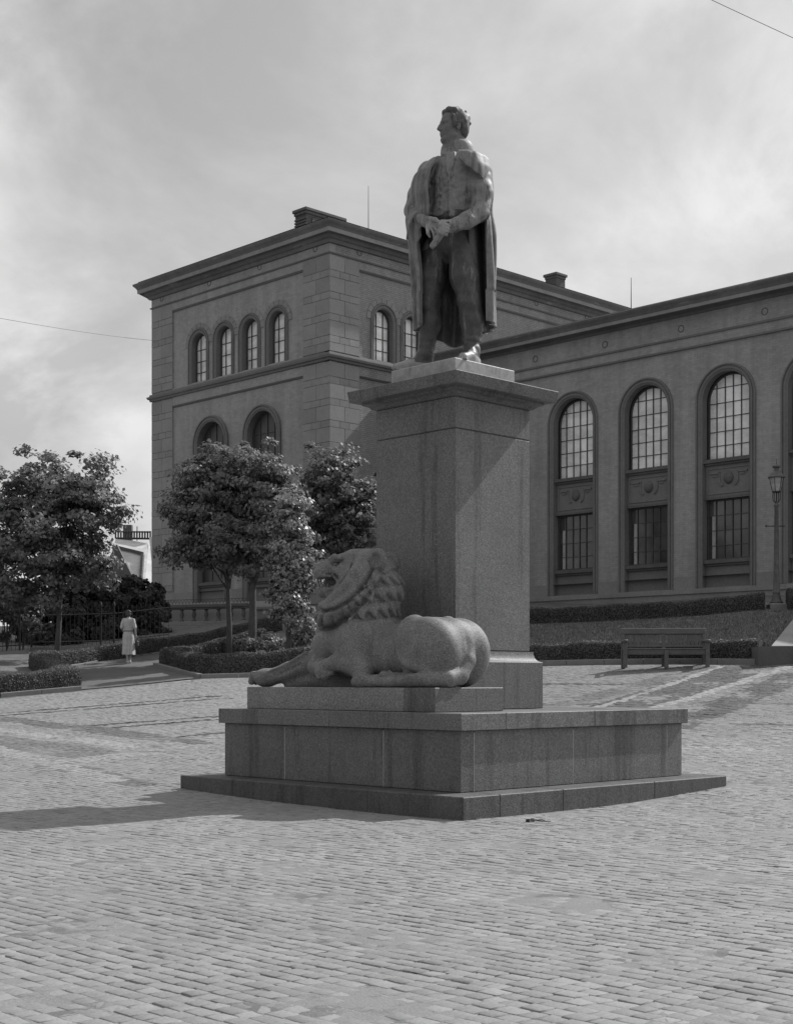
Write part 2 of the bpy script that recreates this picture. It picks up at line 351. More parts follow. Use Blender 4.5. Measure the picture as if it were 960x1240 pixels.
# ---------------------------------------------------------------- distance-field modelling (for the carved and cast figures)
class Field:
    def __init__(s, lo, hi, h):
        s.lo = np.array(lo, float); s.h = h; n = np.ceil((np.array(hi) - s.lo) / h).astype(int) + 1
        s.D = np.full(n, 9.0, np.float32); s.ax = [s.lo[i] + h * np.arange(n[i]) for i in range(3)]
    def _sl(s, a, b):
        i0 = [max(0, int((a[i] - s.lo[i]) / s.h)) for i in range(3)]
        i1 = [min(s.D.shape[i], int((b[i] - s.lo[i]) / s.h) + 2) for i in range(3)]
        if any(i1[i] <= i0[i] for i in range(3)): return None, None
        sl = tuple(slice(i0[i], i1[i]) for i in range(3))
        g = np.meshgrid(*[s.ax[i][sl[i]] for i in range(3)], indexing='ij')
        return sl, [q.astype(np.float32) for q in g]
    def _mix(s, sl, d, k, op):
        D = s.D[sl]
        if op == 'u':
            if k > 0:
                h = np.maximum(k - np.abs(D - d), 0) / k; s.D[sl] = np.minimum(D, d) - h * h * k * .25
            else: s.D[sl] = np.minimum(D, d)
        elif op == 's':
            e = -d
            if k > 0:
                h = np.maximum(k - np.abs(D - e), 0) / k; s.D[sl] = np.maximum(D, e) + h * h * k * .25
            else: s.D[sl] = np.maximum(D, e)
    def cap(s, a, b, ra, rb=None, k=.03, op='u', flat=None):
        rb = ra if rb is None else rb; a = np.array(a, float); b = np.array(b, float); m = max(ra, rb) + k + .03
        sl, g = s._sl(np.minimum(a, b) - m, np.maximum(a, b) + m)
        if sl is None: return s
        ba = b - a; L2 = max(ba @ ba, 1e-9)
        t = np.clip(((g[0] - a[0]) * ba[0] + (g[1] - a[1]) * ba[1] + (g[2] - a[2]) * ba[2]) / L2, 0, 1)
        d = np.sqrt((g[0] - a[0] - t * ba[0]) ** 2 + (g[1] - a[1] - t * ba[1]) ** 2 + (g[2] - a[2] - t * ba[2]) ** 2) - (ra + t * (rb - ra))
        s._mix(sl, d, k, op); return s
    def chain(s, pts, rad, k=.03, op='u'):
        for i in range(len(pts) - 1): s.cap(pts[i], pts[i + 1], rad[i], rad[i + 1], k, op)
        return s
    def ell(s, c, r, rot=None, k=.03, op='u'):
        m = max(r) + k + .03; c = np.array(c, float)
        sl, g = s._sl(c - m, c + m)
        if sl is None: return s
        q = [g[i] - c[i] for i in range(3)]
        if rot is not None:
            Rm = np.array(rot); q = [q[0] * Rm[0, i] + q[1] * Rm[1, i] + q[2] * Rm[2, i] for i in range(3)]
        k0 = np.sqrt(sum((q[i] / r[i]) ** 2 for i in range(3))); k1 = np.sqrt(sum((q[i] / r[i] ** 2) ** 2 for i in range(3))) + 1e-6
        s._mix(sl, k0 * (k0 - 1) / k1, k, op); return s
    def box(s, c, hf, rot=None, rnd=.01, k=.02, op='u'):
        c = np.array(c, float); m = float(np.linalg.norm(hf)) + k + .03
        sl, g = s._sl(c - m, c + m)
        if sl is None: return s
        q = [g[i] - c[i] for i in range(3)]
        if rot is not None:
            Rm = np.array(rot); q = [q[0] * Rm[0, i] + q[1] * Rm[1, i] + q[2] * Rm[2, i] for i in range(3)]
        e = [np.abs(q[i]) - (hf[i] - rnd) for i in range(3)]
        d = np.sqrt(sum(np.maximum(x, 0) ** 2 for x in e)) + np.minimum(np.maximum(e[0], np.maximum(e[1], e[2])), 0) - rnd
        s._mix(sl, d, k, op); return s
    def disp(s, lo, hi, fn):     # adds fn(x, y, z) to the field inside a box
        sl, g = s._sl(lo, hi); s.D[sl] += fn(*g); return s
    def mesh(s):
        D = s.D; D[[0, -1]] = np.maximum(D[[0, -1]], .01); D[:, [0, -1]] = np.maximum(D[:, [0, -1]], .01); D[:, :, [0, -1]] = np.maximum(D[:, :, [0, -1]], .01)
        ins = D < 0; n = np.array(D.shape)
        c = [ins[i:n[0] - 1 + i, j:n[1] - 1 + j, k:n[2] - 1 + k] for i in (0, 1) for j in (0, 1) for k in (0, 1)]
        cnt = sum(x.astype(np.int8) for x in c); act = (cnt > 0) & (cnt < 8)
        idx = np.argwhere(act); ID = np.full(act.shape, -1, np.int64); ID[act] = np.arange(len(idx))
        P = np.zeros((len(idx), 3)); W = np.zeros(len(idx))
        cor = [(0, 0, 0), (1, 0, 0), (0, 1, 0), (1, 1, 0), (0, 0, 1), (1, 0, 1), (0, 1, 1), (1, 1, 1)]
        val = {q: D[idx[:, 0] + q[0], idx[:, 1] + q[1], idx[:, 2] + q[2]] for q in cor}
        for a in cor:
            for ax in range(3):
                if a[ax]: continue
                b = list(a); b[ax] = 1; b = tuple(b); va, vb = val[a], val[b]; ok = (va < 0) != (vb < 0)
                t = np.where(ok, va / np.where(va - vb == 0, 1, va - vb), 0)
                q = np.array(a, float)[None, :] + t[:, None] * np.eye(3)[ax][None, :]
                P += q * ok[:, None]; W += ok
        P = (P / np.maximum(W, 1)[:, None] + idx) * s.h + s.lo
        Q = []
        for ax in range(3):
            o = [i for i in range(3) if i != ax]
            a = [slice(None)] * 3; b = [slice(None)] * 3; a[ax] = slice(0, -1); b[ax] = slice(1, None)
            A, B = ins[tuple(a)], ins[tuple(b)]; e = np.argwhere(A != B)
            e = e[(e[:, o[0]] > 0) & (e[:, o[1]] > 0) & (e[:, o[0]] < act.shape[o[0]]) & (e[:, o[1]] < act.shape[o[1]])]
            fl = A[tuple(e.T)]
            def cell(d0, d1):
                q = e.copy(); q[:, o[0]] -= d0; q[:, o[1]] -= d1; return ID[tuple(q.T)]
            f = np.stack([cell(0, 0), cell(1, 0), cell(1, 1), cell(0, 1)], 1)
            sw = fl if ax != 1 else ~fl
            f = np.where(sw[:, None], f, f[:, ::-1]); Q.append(f)
        Q = np.concatenate(Q); Q = Q[(Q >= 0).all(1)]
        # light relaxation of the surface
        for it in range(1):
            acc = np.zeros_like(P); cn = np.zeros(len(P))
            for i in range(4):
                j = (i + 1) % 4; np.add.at(acc, Q[:, i], P[Q[:, j]]); np.add.at(cn, Q[:, i], 1)
                np.add.at(acc, Q[:, j], P[Q[:, i]]); np.add.at(cn, Q[:, j], 1)
            P = P * .72 + .28 * acc / np.maximum(cn, 1)[:, None]
        return P, Q
def polyd(a, b, pts):
    """distance to a polyline in a plane, running length along it, and side (+ to its left)"""
    D = np.full(a.shape, 9., np.float32); T = np.zeros(a.shape, np.float32); Sg = np.ones(a.shape, np.float32); L0 = 0
    for p, q in zip(pts[:-1], pts[1:]):
        dx, dy = q[0] - p[0], q[1] - p[1]; L = math.hypot(dx, dy); t = np.clip(((a - p[0]) * dx + (b - p[1]) * dy) / (L * L), 0, 1)
        d = np.hypot(a - p[0] - t * dx, b - p[1] - t * dy); m = d < D; D = np.where(m, d, D); T = np.where(m, L0 + t * L, T)
        Sg = np.where(m, np.sign(dx * (b - p[1]) - dy * (a - p[0])), Sg); L0 += L
    return D, T, Sg
def rotm(x, y=None, z=(0, 0, 1)):   # columns: forward x, left, up
    x = np.array(x, float); x /= np.linalg.norm(x); z = np.array(z, float); y = np.cross(z, x); y /= np.linalg.norm(y); z = np.cross(x, y)
    return np.stack([x, y, z], 1)

# ---------------------------------------------------------------- the setting: ground sheets
def fan_sheet(name, rs, Yfun0, Yfun1, ny, mat, dz=0.0, jit=0.0):
    V = []; nr = len(rs)
    for r in rs:
        y0, y1 = Yfun0(r), Yfun1(r)
        Y = y0 + (y1 - y0) * np.linspace(0, 1, ny); X = r * Y
        z = ground(X, Y) + dz
        wx, wy = c2w(X, Y); V.append(np.stack([wx, wy, z], 1))
    V = np.concatenate(V)
    if jit: V[:, 2] += jit * (np.sin(V[:, 0] * 5.1 + 1.7 * np.sin(V[:, 1] * 3.3)) * np.sin(V[:, 1] * 4.7 + 1.3 * np.sin(V[:, 0] * 2.9)) + RNG.normal(0, .35, len(V)))
    i = np.arange(nr - 1)[:, None]; j = np.arange(ny - 1)[None, :]
    a = i * ny + j; Q = np.stack([a, a + ny, a + ny + 1, a + 1], -1).reshape(-1, 4)
    return npmesh(name, V, Q, mat)
far = MB(); far.add([(-900, -900, -.35), (900, -900, -.35), (900, 900, -.35), (-900, 900, -.35)], [(0, 1, 2, 3)])
tag(far.build('ground', M['soil']), kind='structure')
rs_out = np.concatenate([np.linspace(-1.6, -.36, 20), np.linspace(-.34, .34, 150), np.linspace(.36, 1.4, 16)])
plaza = fan_sheet('plaza', rs_out, lambda r: 1.0, yk, 260, M['joint_sand'], dz=-.0048, jit=.0); tag(plaza, kind='structure')
lawn = fan_sheet('lawn', rs_out, yk, lambda r: 135.0, 200, M['grass'], dz=0.0); tag(lawn, kind='structure')

from mathutils import noise as mno
pv = np.empty(len(plaza.data.vertices) * 3, np.float32); plaza.data.vertices.foreach_get('co', pv); pv = pv.reshape(-1, 3)
for i, p in enumerate(pv):
    if -2 < p[0] < 40 and -12 < p[1] < 42:
        a_ = mno.noise((p[0] * 1.1, p[1] * 1.1, 3.0)) + .6 * mno.noise((p[0] * 2.7, p[1] * 2.7, 9.0)); b_ = mno.noise((p[0] * 9, p[1] * 9, 1.0)) + mno.noise((p[0] * 23, p[1] * 23, 5.0))
        pv[i, 2] += min(.0030, max(0, .010 * (a_ - .12))) + .0018 * b_ + min(0, .010 * (a_ + .22))
plaza.data.vertices.foreach_set('co', pv.ravel()); plaza.data.update()
SC = np.array(c2w(.719, 15.95)); MC = SC + 2.2          # near corner and centre of the monument's slab
# ---- setts (laid in courses along world y)
def paving_tint(x, y):
    return 1.0
WIDE = []
BANDS = []   # (p0, p1, half width, factor)
def band(px0, py0, px1, py1, hw, f):
    a = ghit(px0, py0); b = ghit(px1, py1); BANDS.append((a[0], a[1], b[0], b[1], hw, 1 + (f - 1) * (2.3 if f < 1 and hw > .1 else 1.4 if f < 1 else 1.5)))
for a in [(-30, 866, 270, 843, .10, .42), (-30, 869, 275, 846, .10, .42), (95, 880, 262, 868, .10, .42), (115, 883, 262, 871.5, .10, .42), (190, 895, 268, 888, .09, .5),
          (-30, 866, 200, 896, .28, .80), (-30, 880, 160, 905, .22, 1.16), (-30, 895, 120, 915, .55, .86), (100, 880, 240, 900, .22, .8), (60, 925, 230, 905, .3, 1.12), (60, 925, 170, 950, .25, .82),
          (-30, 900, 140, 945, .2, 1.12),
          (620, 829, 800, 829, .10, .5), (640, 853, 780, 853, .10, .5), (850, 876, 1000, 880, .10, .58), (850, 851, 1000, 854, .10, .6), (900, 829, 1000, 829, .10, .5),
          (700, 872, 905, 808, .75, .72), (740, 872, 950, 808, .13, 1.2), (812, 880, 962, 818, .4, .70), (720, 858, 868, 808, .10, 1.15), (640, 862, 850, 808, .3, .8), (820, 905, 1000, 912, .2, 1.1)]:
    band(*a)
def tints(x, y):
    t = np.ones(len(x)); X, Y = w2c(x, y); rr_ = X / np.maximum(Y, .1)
    t *= 1 - .20 * np.clip((rr_ - .04) / .08, 0, 1) * np.clip((Y - 23) / 3, 0, 1)      # stones tinted darker up on the right
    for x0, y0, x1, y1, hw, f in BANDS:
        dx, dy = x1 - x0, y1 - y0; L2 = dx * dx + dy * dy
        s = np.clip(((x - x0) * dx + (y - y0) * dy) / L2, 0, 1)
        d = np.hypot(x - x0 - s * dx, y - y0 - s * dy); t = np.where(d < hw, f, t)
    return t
cs = []
PITCH = .113
for row in range(int(-14 / PITCH), int(44 / PITCH)):
    x0 = row * PITCH; off = RNG.uniform(0, .2); y = -20 + off
    n = 560; ln = RNG.uniform(.10, .155, n); ys = y + np.cumsum(ln); yc = ys - ln / 2
    bend = .05 * math.sin(row * .31)
    xx = x0 + .04 * np.sin(yc * .6 + row * .02) + .012 * np.sin(yc * 1.7) + RNG.normal(0, .004, n)
    cs.append(np.stack([xx, yc, np.full(n, PITCH / 2) - RNG.uniform(.0005, .0052, n), ln / 2 - RNG.uniform(.001, .0058, n)], 1))
S = np.concatenate(cs)
X_, Y_ = w2c(S[:, 0], S[:, 1]); r_ = X_ / np.maximum(Y_, .1)
inside = (Y_ > 4.6) & (np.abs(r_) < .52) & (Y_ < yk(r_) - .12)
foot = (np.abs(S[:, 0] - MC[0]) < 2.58) & (np.abs(S[:, 1] - MC[1]) < 2.6)
S = S[inside & ~foot]; X_, Y_ = w2c(S[:, 0], S[:, 1])
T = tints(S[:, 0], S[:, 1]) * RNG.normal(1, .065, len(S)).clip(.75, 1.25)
nS = len(S); Zs = ground(X_, Y_) + RNG.normal(0, .0016, nS) + .004 * np.sin(S[:, 0] * 3.1) * np.sin(S[:, 1] * 2.3)
slx = (ground(*w2c(S[:, 0] + .1, S[:, 1])) - ground(*w2c(S[:, 0] - .1, S[:, 1]))) / .2 + RNG.normal(0, .007, nS)
sly = (ground(*w2c(S[:, 0], S[:, 1] + .1)) - ground(*w2c(S[:, 0], S[:, 1] - .1))) / .2 + RNG.normal(0, .006, nS)
# unit sett: skirt, shoulder, crown
ring = [(-1, -1), (1, -1), (1, 1), (-1, 1)]
U = []
for (q, inset, dz) in ((0, 0.0, -.05), (1, 0.0, -.0035), (2, .0085, 0.0)):
    for a, b in ring: U.append((a, b, inset, dz))
Qu = [(0, 1, 5, 4), (1, 2, 6, 5), (2, 3, 7, 6), (3, 0, 4, 7), (4, 5, 9, 8), (5, 6, 10, 9), (6, 7, 11, 10), (7, 4, 8, 11), (8, 9, 10, 11)]
U = np.array(U)
def sett_verts(S, Zs, slx, sly):
    n = len(S); j = RNG.normal(0, .0032, (n, 12, 2)); j[:, 0:4] = j[:, 4:8]
    lx = U[None, :, 0] * (S[:, 2:3] - U[None, :, 2]) + j[..., 0]; ly = U[None, :, 1] * (S[:, 3:4] - U[None, :, 2]) + j[..., 1]
    z = U[None, :, 3] + slx[:, None] * lx + sly[:, None] * ly + RNG.normal(0, .0012, (n, 12))
    return np.stack([S[:, 0:1] + lx, S[:, 1:2] + ly, Zs[:, None] + z], -1)
# the 300 that show largest are objects, the rest one mesh
near = np.argsort(Y_ + 100 * (np.abs(X_ / Y_) > .285) + 100 * (F * 1.5 / Y_ > 430))[:300]
mask = np.ones(nS, bool); mask[near] = False
V = sett_verts(S[mask], Zs[mask], slx[mask], sly[mask]); n = len(V)
Q = (np.array(Qu)[None] + (np.arange(n) * 12)[:, None, None]).reshape(-1, 4)
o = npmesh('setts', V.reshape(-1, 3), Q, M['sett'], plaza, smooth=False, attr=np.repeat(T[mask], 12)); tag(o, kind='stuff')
variants = []
for k in range(14):
    me_S = np.array([[0, 0, PITCH / 2 - .0055, .08]]); v = sett_verts(me_S, np.zeros(1), np.zeros(1), np.zeros(1)).reshape(-1, 3)
    ob = npmesh('sett', v, np.array(Qu), M['sett'], plaza, smooth=False, attr=np.full(12, RNG.uniform(.88, 1.12)))
    variants.append(ob)
for c, i in enumerate(near):
    ob = variants[c] if c < 14 else None
    if ob is None:
        ob = bpy.data.objects.new('sett', variants[c % 14].data); link(ob, plaza)
    ob.location = (S[i, 0], S[i, 1], Zs[i]); ob.rotation_euler = (math.atan(sly[i]), -math.atan(slx[i]), 0)
    ob.scale = (S[i, 2] / (PITCH / 2 - .0055), S[i, 3] / .08, 1)

# ---------------------------------------------------------------- the stone pedestal
z_step, z_body, z_slab, z_blk = .249, .941, 1.138, 1.75
cx, cy = MC
ped = empty('stone_pedestal', (cx, cy, 0), label='tall polished granite pedestal on a wide stepped base, carrying the bronze man', cat='pedestal')
def pbox(name, a, b, mat='granite', c=.008, nd=0):
    m = MB(); m.bbox(a, b, c); return m.build(name, M[mat], ped)
def ringed(name, half, z0, z1, dep, cutsL, cutsR, mat, gap, c=.008):
    """blocks round a square; cutsL: joints along y on the -x face (measured from the near corner), cutsR: along x on the -y face"""
    h = half
    yl = [-h] + [-h + q for q in cutsL] + [h]; xr = [-h + dep] + [-h + q for q in cutsR] + [h]
    g = gap / 2
    for i in range(len(yl) - 1): pbox(name, (-h, yl[i] + (g if i else g), z0), (-h + dep, yl[i + 1] - (g if i < len(yl) - 2 else 0), z1), mat, c)
    for i in range(len(xr) - 1): pbox(name, (xr[i] + g, -h, z0), (xr[i + 1] - (g if i < len(xr) - 2 else 0), -h + dep, z1), mat, c)
    if gap > .005 and name == 'base_panel':
        t = MB()
        for q in yl[1:-1]: t.box((-h + .0015, q - g, z0), (-h + .1, q + g, z1 - .02))
        for q in [xr[0]] + xr[1:-1]: t.box((q - g, -h + .0015, z0), (q + g, -h + .1, z1 - .02))
        tag(t.build('joint_mortar', M['mortar'], ped), kind='stuff')
    for q in range(2):
        pbox(name, (h - dep, -h + dep + g if q == 0 else g, z0), (h, -g if q == 0 else h, z1), mat, c)
    pbox(name, (-h + dep + g, h - dep, z0), (-g, h, z1), mat, c); pbox(name, (g, h - dep, z0), (h - dep - g, h, z1), mat, c)
ringed('step_block', 2.56, -.25, z_step, .6, [1.5, 2.75, 4.0], [1.7, 3.5], 'granite_step', .0012, .010)
m = MB(); m.box((-2.0, -2.0, -.2), (2.0, 2.0, z_step - .01)); m.box((-2.10, -2.10, z_step - .02), (2.10, 2.10, z_body - .004)); m.build('core', M['mortar'], ped)
# joints of the die read off the photograph: left face 2, right face 3
ringed('base_panel', 2.14, z_step + .006, z_body, .22, [1.25, 3.05], [2.0, 3.95], 'granite', .009, .004)
ringed('slab_block', 2.2, z_body + .004, z_slab, .75, [2.2], [2.4], 'granite', .001, .006)
m = MB(); m.box((-1.45, -1.45, z_body + .01), (1.45, 1.45, z_slab - .003)); m.build('slab_core', M['granite'], ped)
# lion's plinth, two stones
lx0, lx1, ly0, ly1 = -2.2 + .161, -.850, -2.2 + .563, -2.2 + 4.0
z_lp = z_slab + .286
pbox('lion_plinth', (lx0, ly0, z_slab + .002), (lx1, ly0 + .001 + .50, z_lp)); pbox('lion_plinth', (lx0, ly0 + .505, z_slab + .002), (lx1, ly1, z_lp), 'granite_pale')
m = MB(); m.bbox((-.845, -.845, z_slab + .002), (.845, .845, z_blk), .008)
m.build('foot_block', M['granite'], ped)
prof = [(.835, z_blk + .001)] + [(.755 + .078 * (1 - math.sin(t)) , z_blk + .002 + .115 * (1 - math.cos(t))) for t in np.linspace(.1, math.pi / 2, 8)] + [(.755, 1.885)]
m = MB(); m.sq([(a, a, z) for a, z in prof], (0, 0)); m.build('scotia_moulding', M['granite_pale'], ped, angle=50)
m = MB(); m.bbox((-.72, -.72, 1.895), (.72, .72, 4.680), .007); shaft = m.build('shaft', M['granite'], ped)
m = MB(); m.bbox((-.72, -.72, 4.692), (.72, .72, 5.084), .007); m.box((-.70, -.70, 4.66), (.70, .70, 4.70)); m.build('shaft_top_block', M['granite'], ped)
m = MB(); m.sq([(a, a, z) for a, z in [(.722, 5.086), (.735, 5.087), (.76, 5.10), (.785, 5.125), (.82, 5.142), (.85, 5.150), (.852, 5.185), (.89, 5.188), (.965, 5.19), (.97, 5.20), (.992, 5.330), (.985, 5.337)]], (0, 0))
m.build('cap', M['granite'], ped, angle=35)
# worn inscription on the left face
fc = bpy.data.curves.new('inscription', 'FONT'); fc.body = 'CHRISTIE'; fc.size = .225; fc.extrude = .0012; fc.space_character = 1.0; fc.align_x = 'CENTER'; fc.offset = -.004
tmp = bpy.data.objects.new('inscription_curve', fc); COL.objects.link(tmp)
dg = bpy.context.evaluated_depsgraph_get(); me = bpy.data.meshes.new_from_object(tmp.evaluated_get(dg)); bpy.data.objects.remove(tmp)
me.materials.clear(); me.materials.append(M['inscription'])
ins = bpy.data.objects.new('inscription', me); link(ins, shaft)
ins.rotation_euler = (R(90), 0, R(-90)); ins.location = (-.7208, .03, 3.23)
ins.scale = (1.03, 1, 1)

# ---------------------------------------------------------------- the bronze man
SX0, SY0 = .748, 19.06; SZ = 5.617
RZ = -math.atan2(SA, CA)
def J(px, py, b=0.0):
    Y = SY0 + b; return np.array([(px - 480) / F * Y - SX0, b, (HZ - py) / F * Y + EYE - SZ])
stat = empty('bronze_statue', (cx, cy, SZ), RZ, label='bronze statue of a standing man in a long cloak, holding a scroll', cat='statue')
K = 1.92
def build_statue():
    f = Field((-.85, -1.0, -.03), (.75, .72, 3.55), .0135)
    wr = lambda *q: None
    FW = np.array([-.71, -.70, 0.]); RT = np.array([-.70, .71, 0.]); UP = np.array([0, 0, 1.])
    # legs
    hipR, hipL = J(528, 305, .16), J(560, 305, -.14)
    kneR, kneL = J(520, 368, .08), J(569, 368, -.20)
    ankR, ankL = J(515, 427, .12), J(571, 421, -.22)
    for hip, kn, an, s in ((hipR, kneR, ankR, 1), (hipL, kneL, ankL, -1)):
        f.chain([hip, (hip + kn) / 2 + FW * .03, kn + FW * .02], [.195, .185, .145], .06)
        f.chain([kn, kn * .62 + an * .38 - FW * .035, an], [.145, .15, .10], .05)
        f.chain([an, an * 1 + np.array([0, 0, -.05])], [.10, .115], .03)
    # shoes: right one points to the viewer's left, left one towards the viewer
    toe = J(479, 446, .02); toe[2] = .05; heel = J(519, 440, .12); heel[2] = .07
    f.chain([heel, heel * .45 + toe * .55 + UP * .02, toe], [.085, .09, .052], .04); f.cap(J(515, 427, .12), heel * .6 + toe * .4 + UP * .05, .09, .075, .05)
    toe = J(561, 440, -.55); toe[2] = .055; heel = J(574, 440, -.18); heel[2] = .07
    f.chain([heel, heel * .45 + toe * .55 + UP * .03, toe], [.09, .10, .065], .04); f.cap(J(571, 424, -.22), heel * .5 + toe * .5 + UP * .06, .095, .08, .05)
    f.box((-.62 + 0.22, .07, .012), (.36, .10, .016), rotm(FW * .2 + np.array([-1., 0, 0])), k=.01); f.box((.10, -.40, .012), (.30, .10, .016), rotm((-.15, -1, 0)), k=.01)
    # torso
    Rt = rotm(FW)
    f.ell(J(545, 292, 0), (.25, .345, .25), Rt, .08)
    f.ell(J(543, 258, -.01), (.235, .315, .28), Rt, .10)
    f.ell(J(547, 226, 0), (.27, .37, .34), Rt, .10)
    f.ell(J(549, 203, .02), (.22, .40, .16), Rt, .10)
    f.cap(J(549, 196, .03), J(548, 176, .0), .17, .125, .06)
    # waistcoat front: lapels, buttons, folds, lower edge
    base = J(540, 232, -.16) + FW * .02
    f.cap(J(519, 262, -.04) + FW * .045, J(548, 262, -.29) + FW * .005, .026, .026, .03)
    zb_, zt_ = J(0, 262)[2], J(0, 200)[2]
    def creases(x, y, z):
        h = (z - zb_) / (zt_ - zb_); a_ = np.arctan2(y + .02, x); w_ = np.clip(h * 4, 0, 1) * np.clip((1 - h) * 4, 0, 1)
        c = np.cos(a_ - R(226)); op = np.exp(-((a_ + R(134)) / .035) ** 2)          # the buttoned opening
        return w_ * (.004 * np.sin(z * 31 + 3 * np.sin(a_ * 4)) + .003 * np.sin(z * 63 - a_ * 11)) * np.clip(c * 2, 0, 1) +   .013 * (np.exp(-((h - .30 - .10 * (a_ + R(134))) / .022) ** 2) + np.exp(-((h - .50 + .12 * (a_ + R(134))) / .020) ** 2)) * np.clip(c * 3 - 1.2, 0, 1) + .022 * op * np.clip(h * 6, 0, 1) * np.clip((1.1 - h) * 6, 0, 1)
    f.disp((-.5, -.5, zb_), (.5, .5, zt_), creases)
    slc = (slice(None), slice(None), slice(int((zb_ - .1 - f.lo[2]) / f.h), int((J(0, 190)[2] - f.lo[2]) / f.h)))
    gx, gy, gz = np.meshgrid(f.ax[0], f.ax[1], f.ax[2][slc[2]], indexing='ij'); Dt = f.D[slc].copy(); an = np.arctan2(gy + .02, gx); h = (gz - zb_) / (zt_ - zb_)
    # waistcoat hem
    hem = (zb_ - .01 - .05 * np.exp(-((an + R(134)) / .35) ** 2)); vest = np.maximum(Dt - .014, hem - gz)
    # coat fronts: edge angle measured from the front (225 degrees), lapel turned back in the upper half
    rel = (an - R(-135) + math.pi) % (2 * math.pi) - math.pi
    edge = .52 - .12 * np.clip((h - .55) / .4, 0, 1) + .10 * np.exp(-((h - .62) / .06) ** 2)
    rr_c = np.hypot(gx, gy + .02)
    coatL = np.maximum(Dt - .034, (edge - rel) * rr_c); coatR = np.maximum(Dt - .034, (edge + rel) * rr_c)
    lap = np.maximum(np.maximum(Dt - .056, (edge - .02 - np.abs(rel)) * rr_c), np.maximum((np.abs(rel) - edge - .05 - .42 * np.clip((h - .50) / .5, 0, 1)) * rr_c, (.52 - h) * .6))
    for q in (vest, coatL, coatR, lap): f.D[slc] = np.minimum(f.D[slc], q)
    for hh in (.06, .20, .34, .50, .66):                                    # buttons, seated on the surface
        z_ = zb_ + hh * (zt_ - zb_); ab = R(-134) + .075
        for rr_b in np.arange(.55, .1, -.005):
            p = np.array([math.cos(ab) * rr_b, -.02 + math.sin(ab) * rr_b, z_]); i_ = tuple(int(round((p[k] - f.lo[k]) / f.h)) for k in range(3))
            if f.D[i_] < 0: break
        f.ell(p, (.024, .024, .024), k=.002)
    # collar and neckcloth
    f.cap(J(551, 193, .03), J(551, 182, .02), .175, .13, .03); f.cap(J(550, 186, .02), J(549.5, 178, .01), .128, .118, .006)
    f.ell(J(539.5, 187, -.12), (.060, .05, .040), None, .02); f.cap(J(540, 189, -.13), J(536, 199, -.19), .030, .018, .015); f.cap(J(542, 189, -.15), J(547, 198, -.24), .030, .018, .015)
    # left arm, crossing in front; loose sleeve and cuff
    f.ell(J(578, 206, -.15), (.14, .14, .15), None, .12)
    f.chain([J(581, 205, -.18), J(584, 232, -.28), J(581, 257, -.34)], [.135, .130, .122], .08)
    f.chain([J(581, 257, -.34), J(566, 266, -.47), J(552, 272, -.54)], [.122, .108, .09], .05)
    f.cap(J(553, 271.5, -.535), J(549, 273.5, -.55), .096, .09, .01)
    e0, e1 = J(0, 280)[2], J(0, 212)[2]
    f.disp((J(556, 0)[0], -.8, e0), (.6, -.2, e1), lambda x, y, z: .0025 * np.sin(z * 24 + x * 18 + 2 * np.sin(z * 7)) + .0035 * np.sin(z * 47 - x * 26))
    # right arm under the cloak, forearm coming out
    f.ell(J(519, 208, .20), (.14, .14, .15), None, .08)
    f.chain([J(517, 212, .21), J(505, 236, .20), J(500, 255, .12)], [.13, .12, .115], .05)
    f.chain([J(500, 255, .12), J(507, 263, -.12), J(511, 266, -.22)], [.115, .10, .082], .04)
    f.cap(J(508, 263.5, -.15), J(511, 265.5, -.22), .095, .09, .012)
    # hands
    def hand(wrist, knuck, side, fing, thumb, rp):
        w_, k_ = np.array(wrist), np.array(knuck); f.cap(w_, w_ * .7 + k_ * .3, .06, .066, .03)
        for s in (-1.0, -.33, .33, 1.0): f.cap(w_ * .6 + k_ * .4 + side * s * rp * .7, k_ + side * s * rp, .036, .030, .03)
        for ch in fing: f.chain(ch, [.027, .025, .023, .018][:len(ch)], .008)
        f.chain(thumb, [.034, .03, .022][:len(thumb)], .012)
    # right hand lies open, fingers pointing down and forward
    w_ = J(512, 266, -.24); k_ = J(523, 271, -.42); sd_ = (J(517, 278, -.36) - J(528, 265, -.42)); sd_ = sd_ / np.linalg.norm(sd_)
    fr = []
    for i, (a, b, c) in enumerate([((526, 268), (532, 273), (535, 278)), ((524, 271), (529, 279), (530.5, 285)), ((521, 274), (524.5, 282), (526, 288)), ((517.5, 275), (518.5, 282), (520.5, 286.5))]):
        fr.append([J(a[0], a[1], -.42), J(b[0], b[1], -.50), J(c[0], c[1], -.50)])
    hand(w_, k_, sd_, fr, [J(518, 264, -.36), J(527, 265.5, -.50), J(533, 269.5, -.55)], .062)
    # left hand closed round the scroll
    w_ = J(549, 273, -.56); k_ = J(538, 274, -.60); sd_ = J(538, 282, -.6) - J(541, 270, -.6); sd_ = sd_ / np.linalg.norm(sd_)
    fr = []
    for i in range(4):
        o_ = sd_ * (-.062 + .041 * i); kk = k_ + o_
        fr.append([kk, kk + np.array([-.055, -.075, -.02]), kk + np.array([-.02, -.115, -.07]), kk + np.array([.045, -.10, -.085])])
    hand(w_, k_, sd_, fr, [J(545, 270, -.60), J(538, 268.5, -.68), J(532, 271.5, -.70)], .060)
    # trouser creases
    k0, k1 = J(0, 436)[2], J(0, 285)[2]
    f.disp((-.6, -.6, k0), (.5, .5, k1), lambda x, y, z: .007 * np.sin(z * 15 + 6 * np.sin(x * 5 + y * 4)) * np.sin(x * 17 + z * 4) + .007 * np.exp(-((z - .32) / .12) ** 2) * np.sin(z * 60 + x * 9) + .008 * np.exp(-((z - .85) / .14) ** 2) * np.sin(z * 34 + x * 12))
    # head
    HF = np.array([-.93, -.37, .02]); HF /= np.linalg.norm(HF); Rh = rotm(HF); C = J(548.0, 154.0, 0)
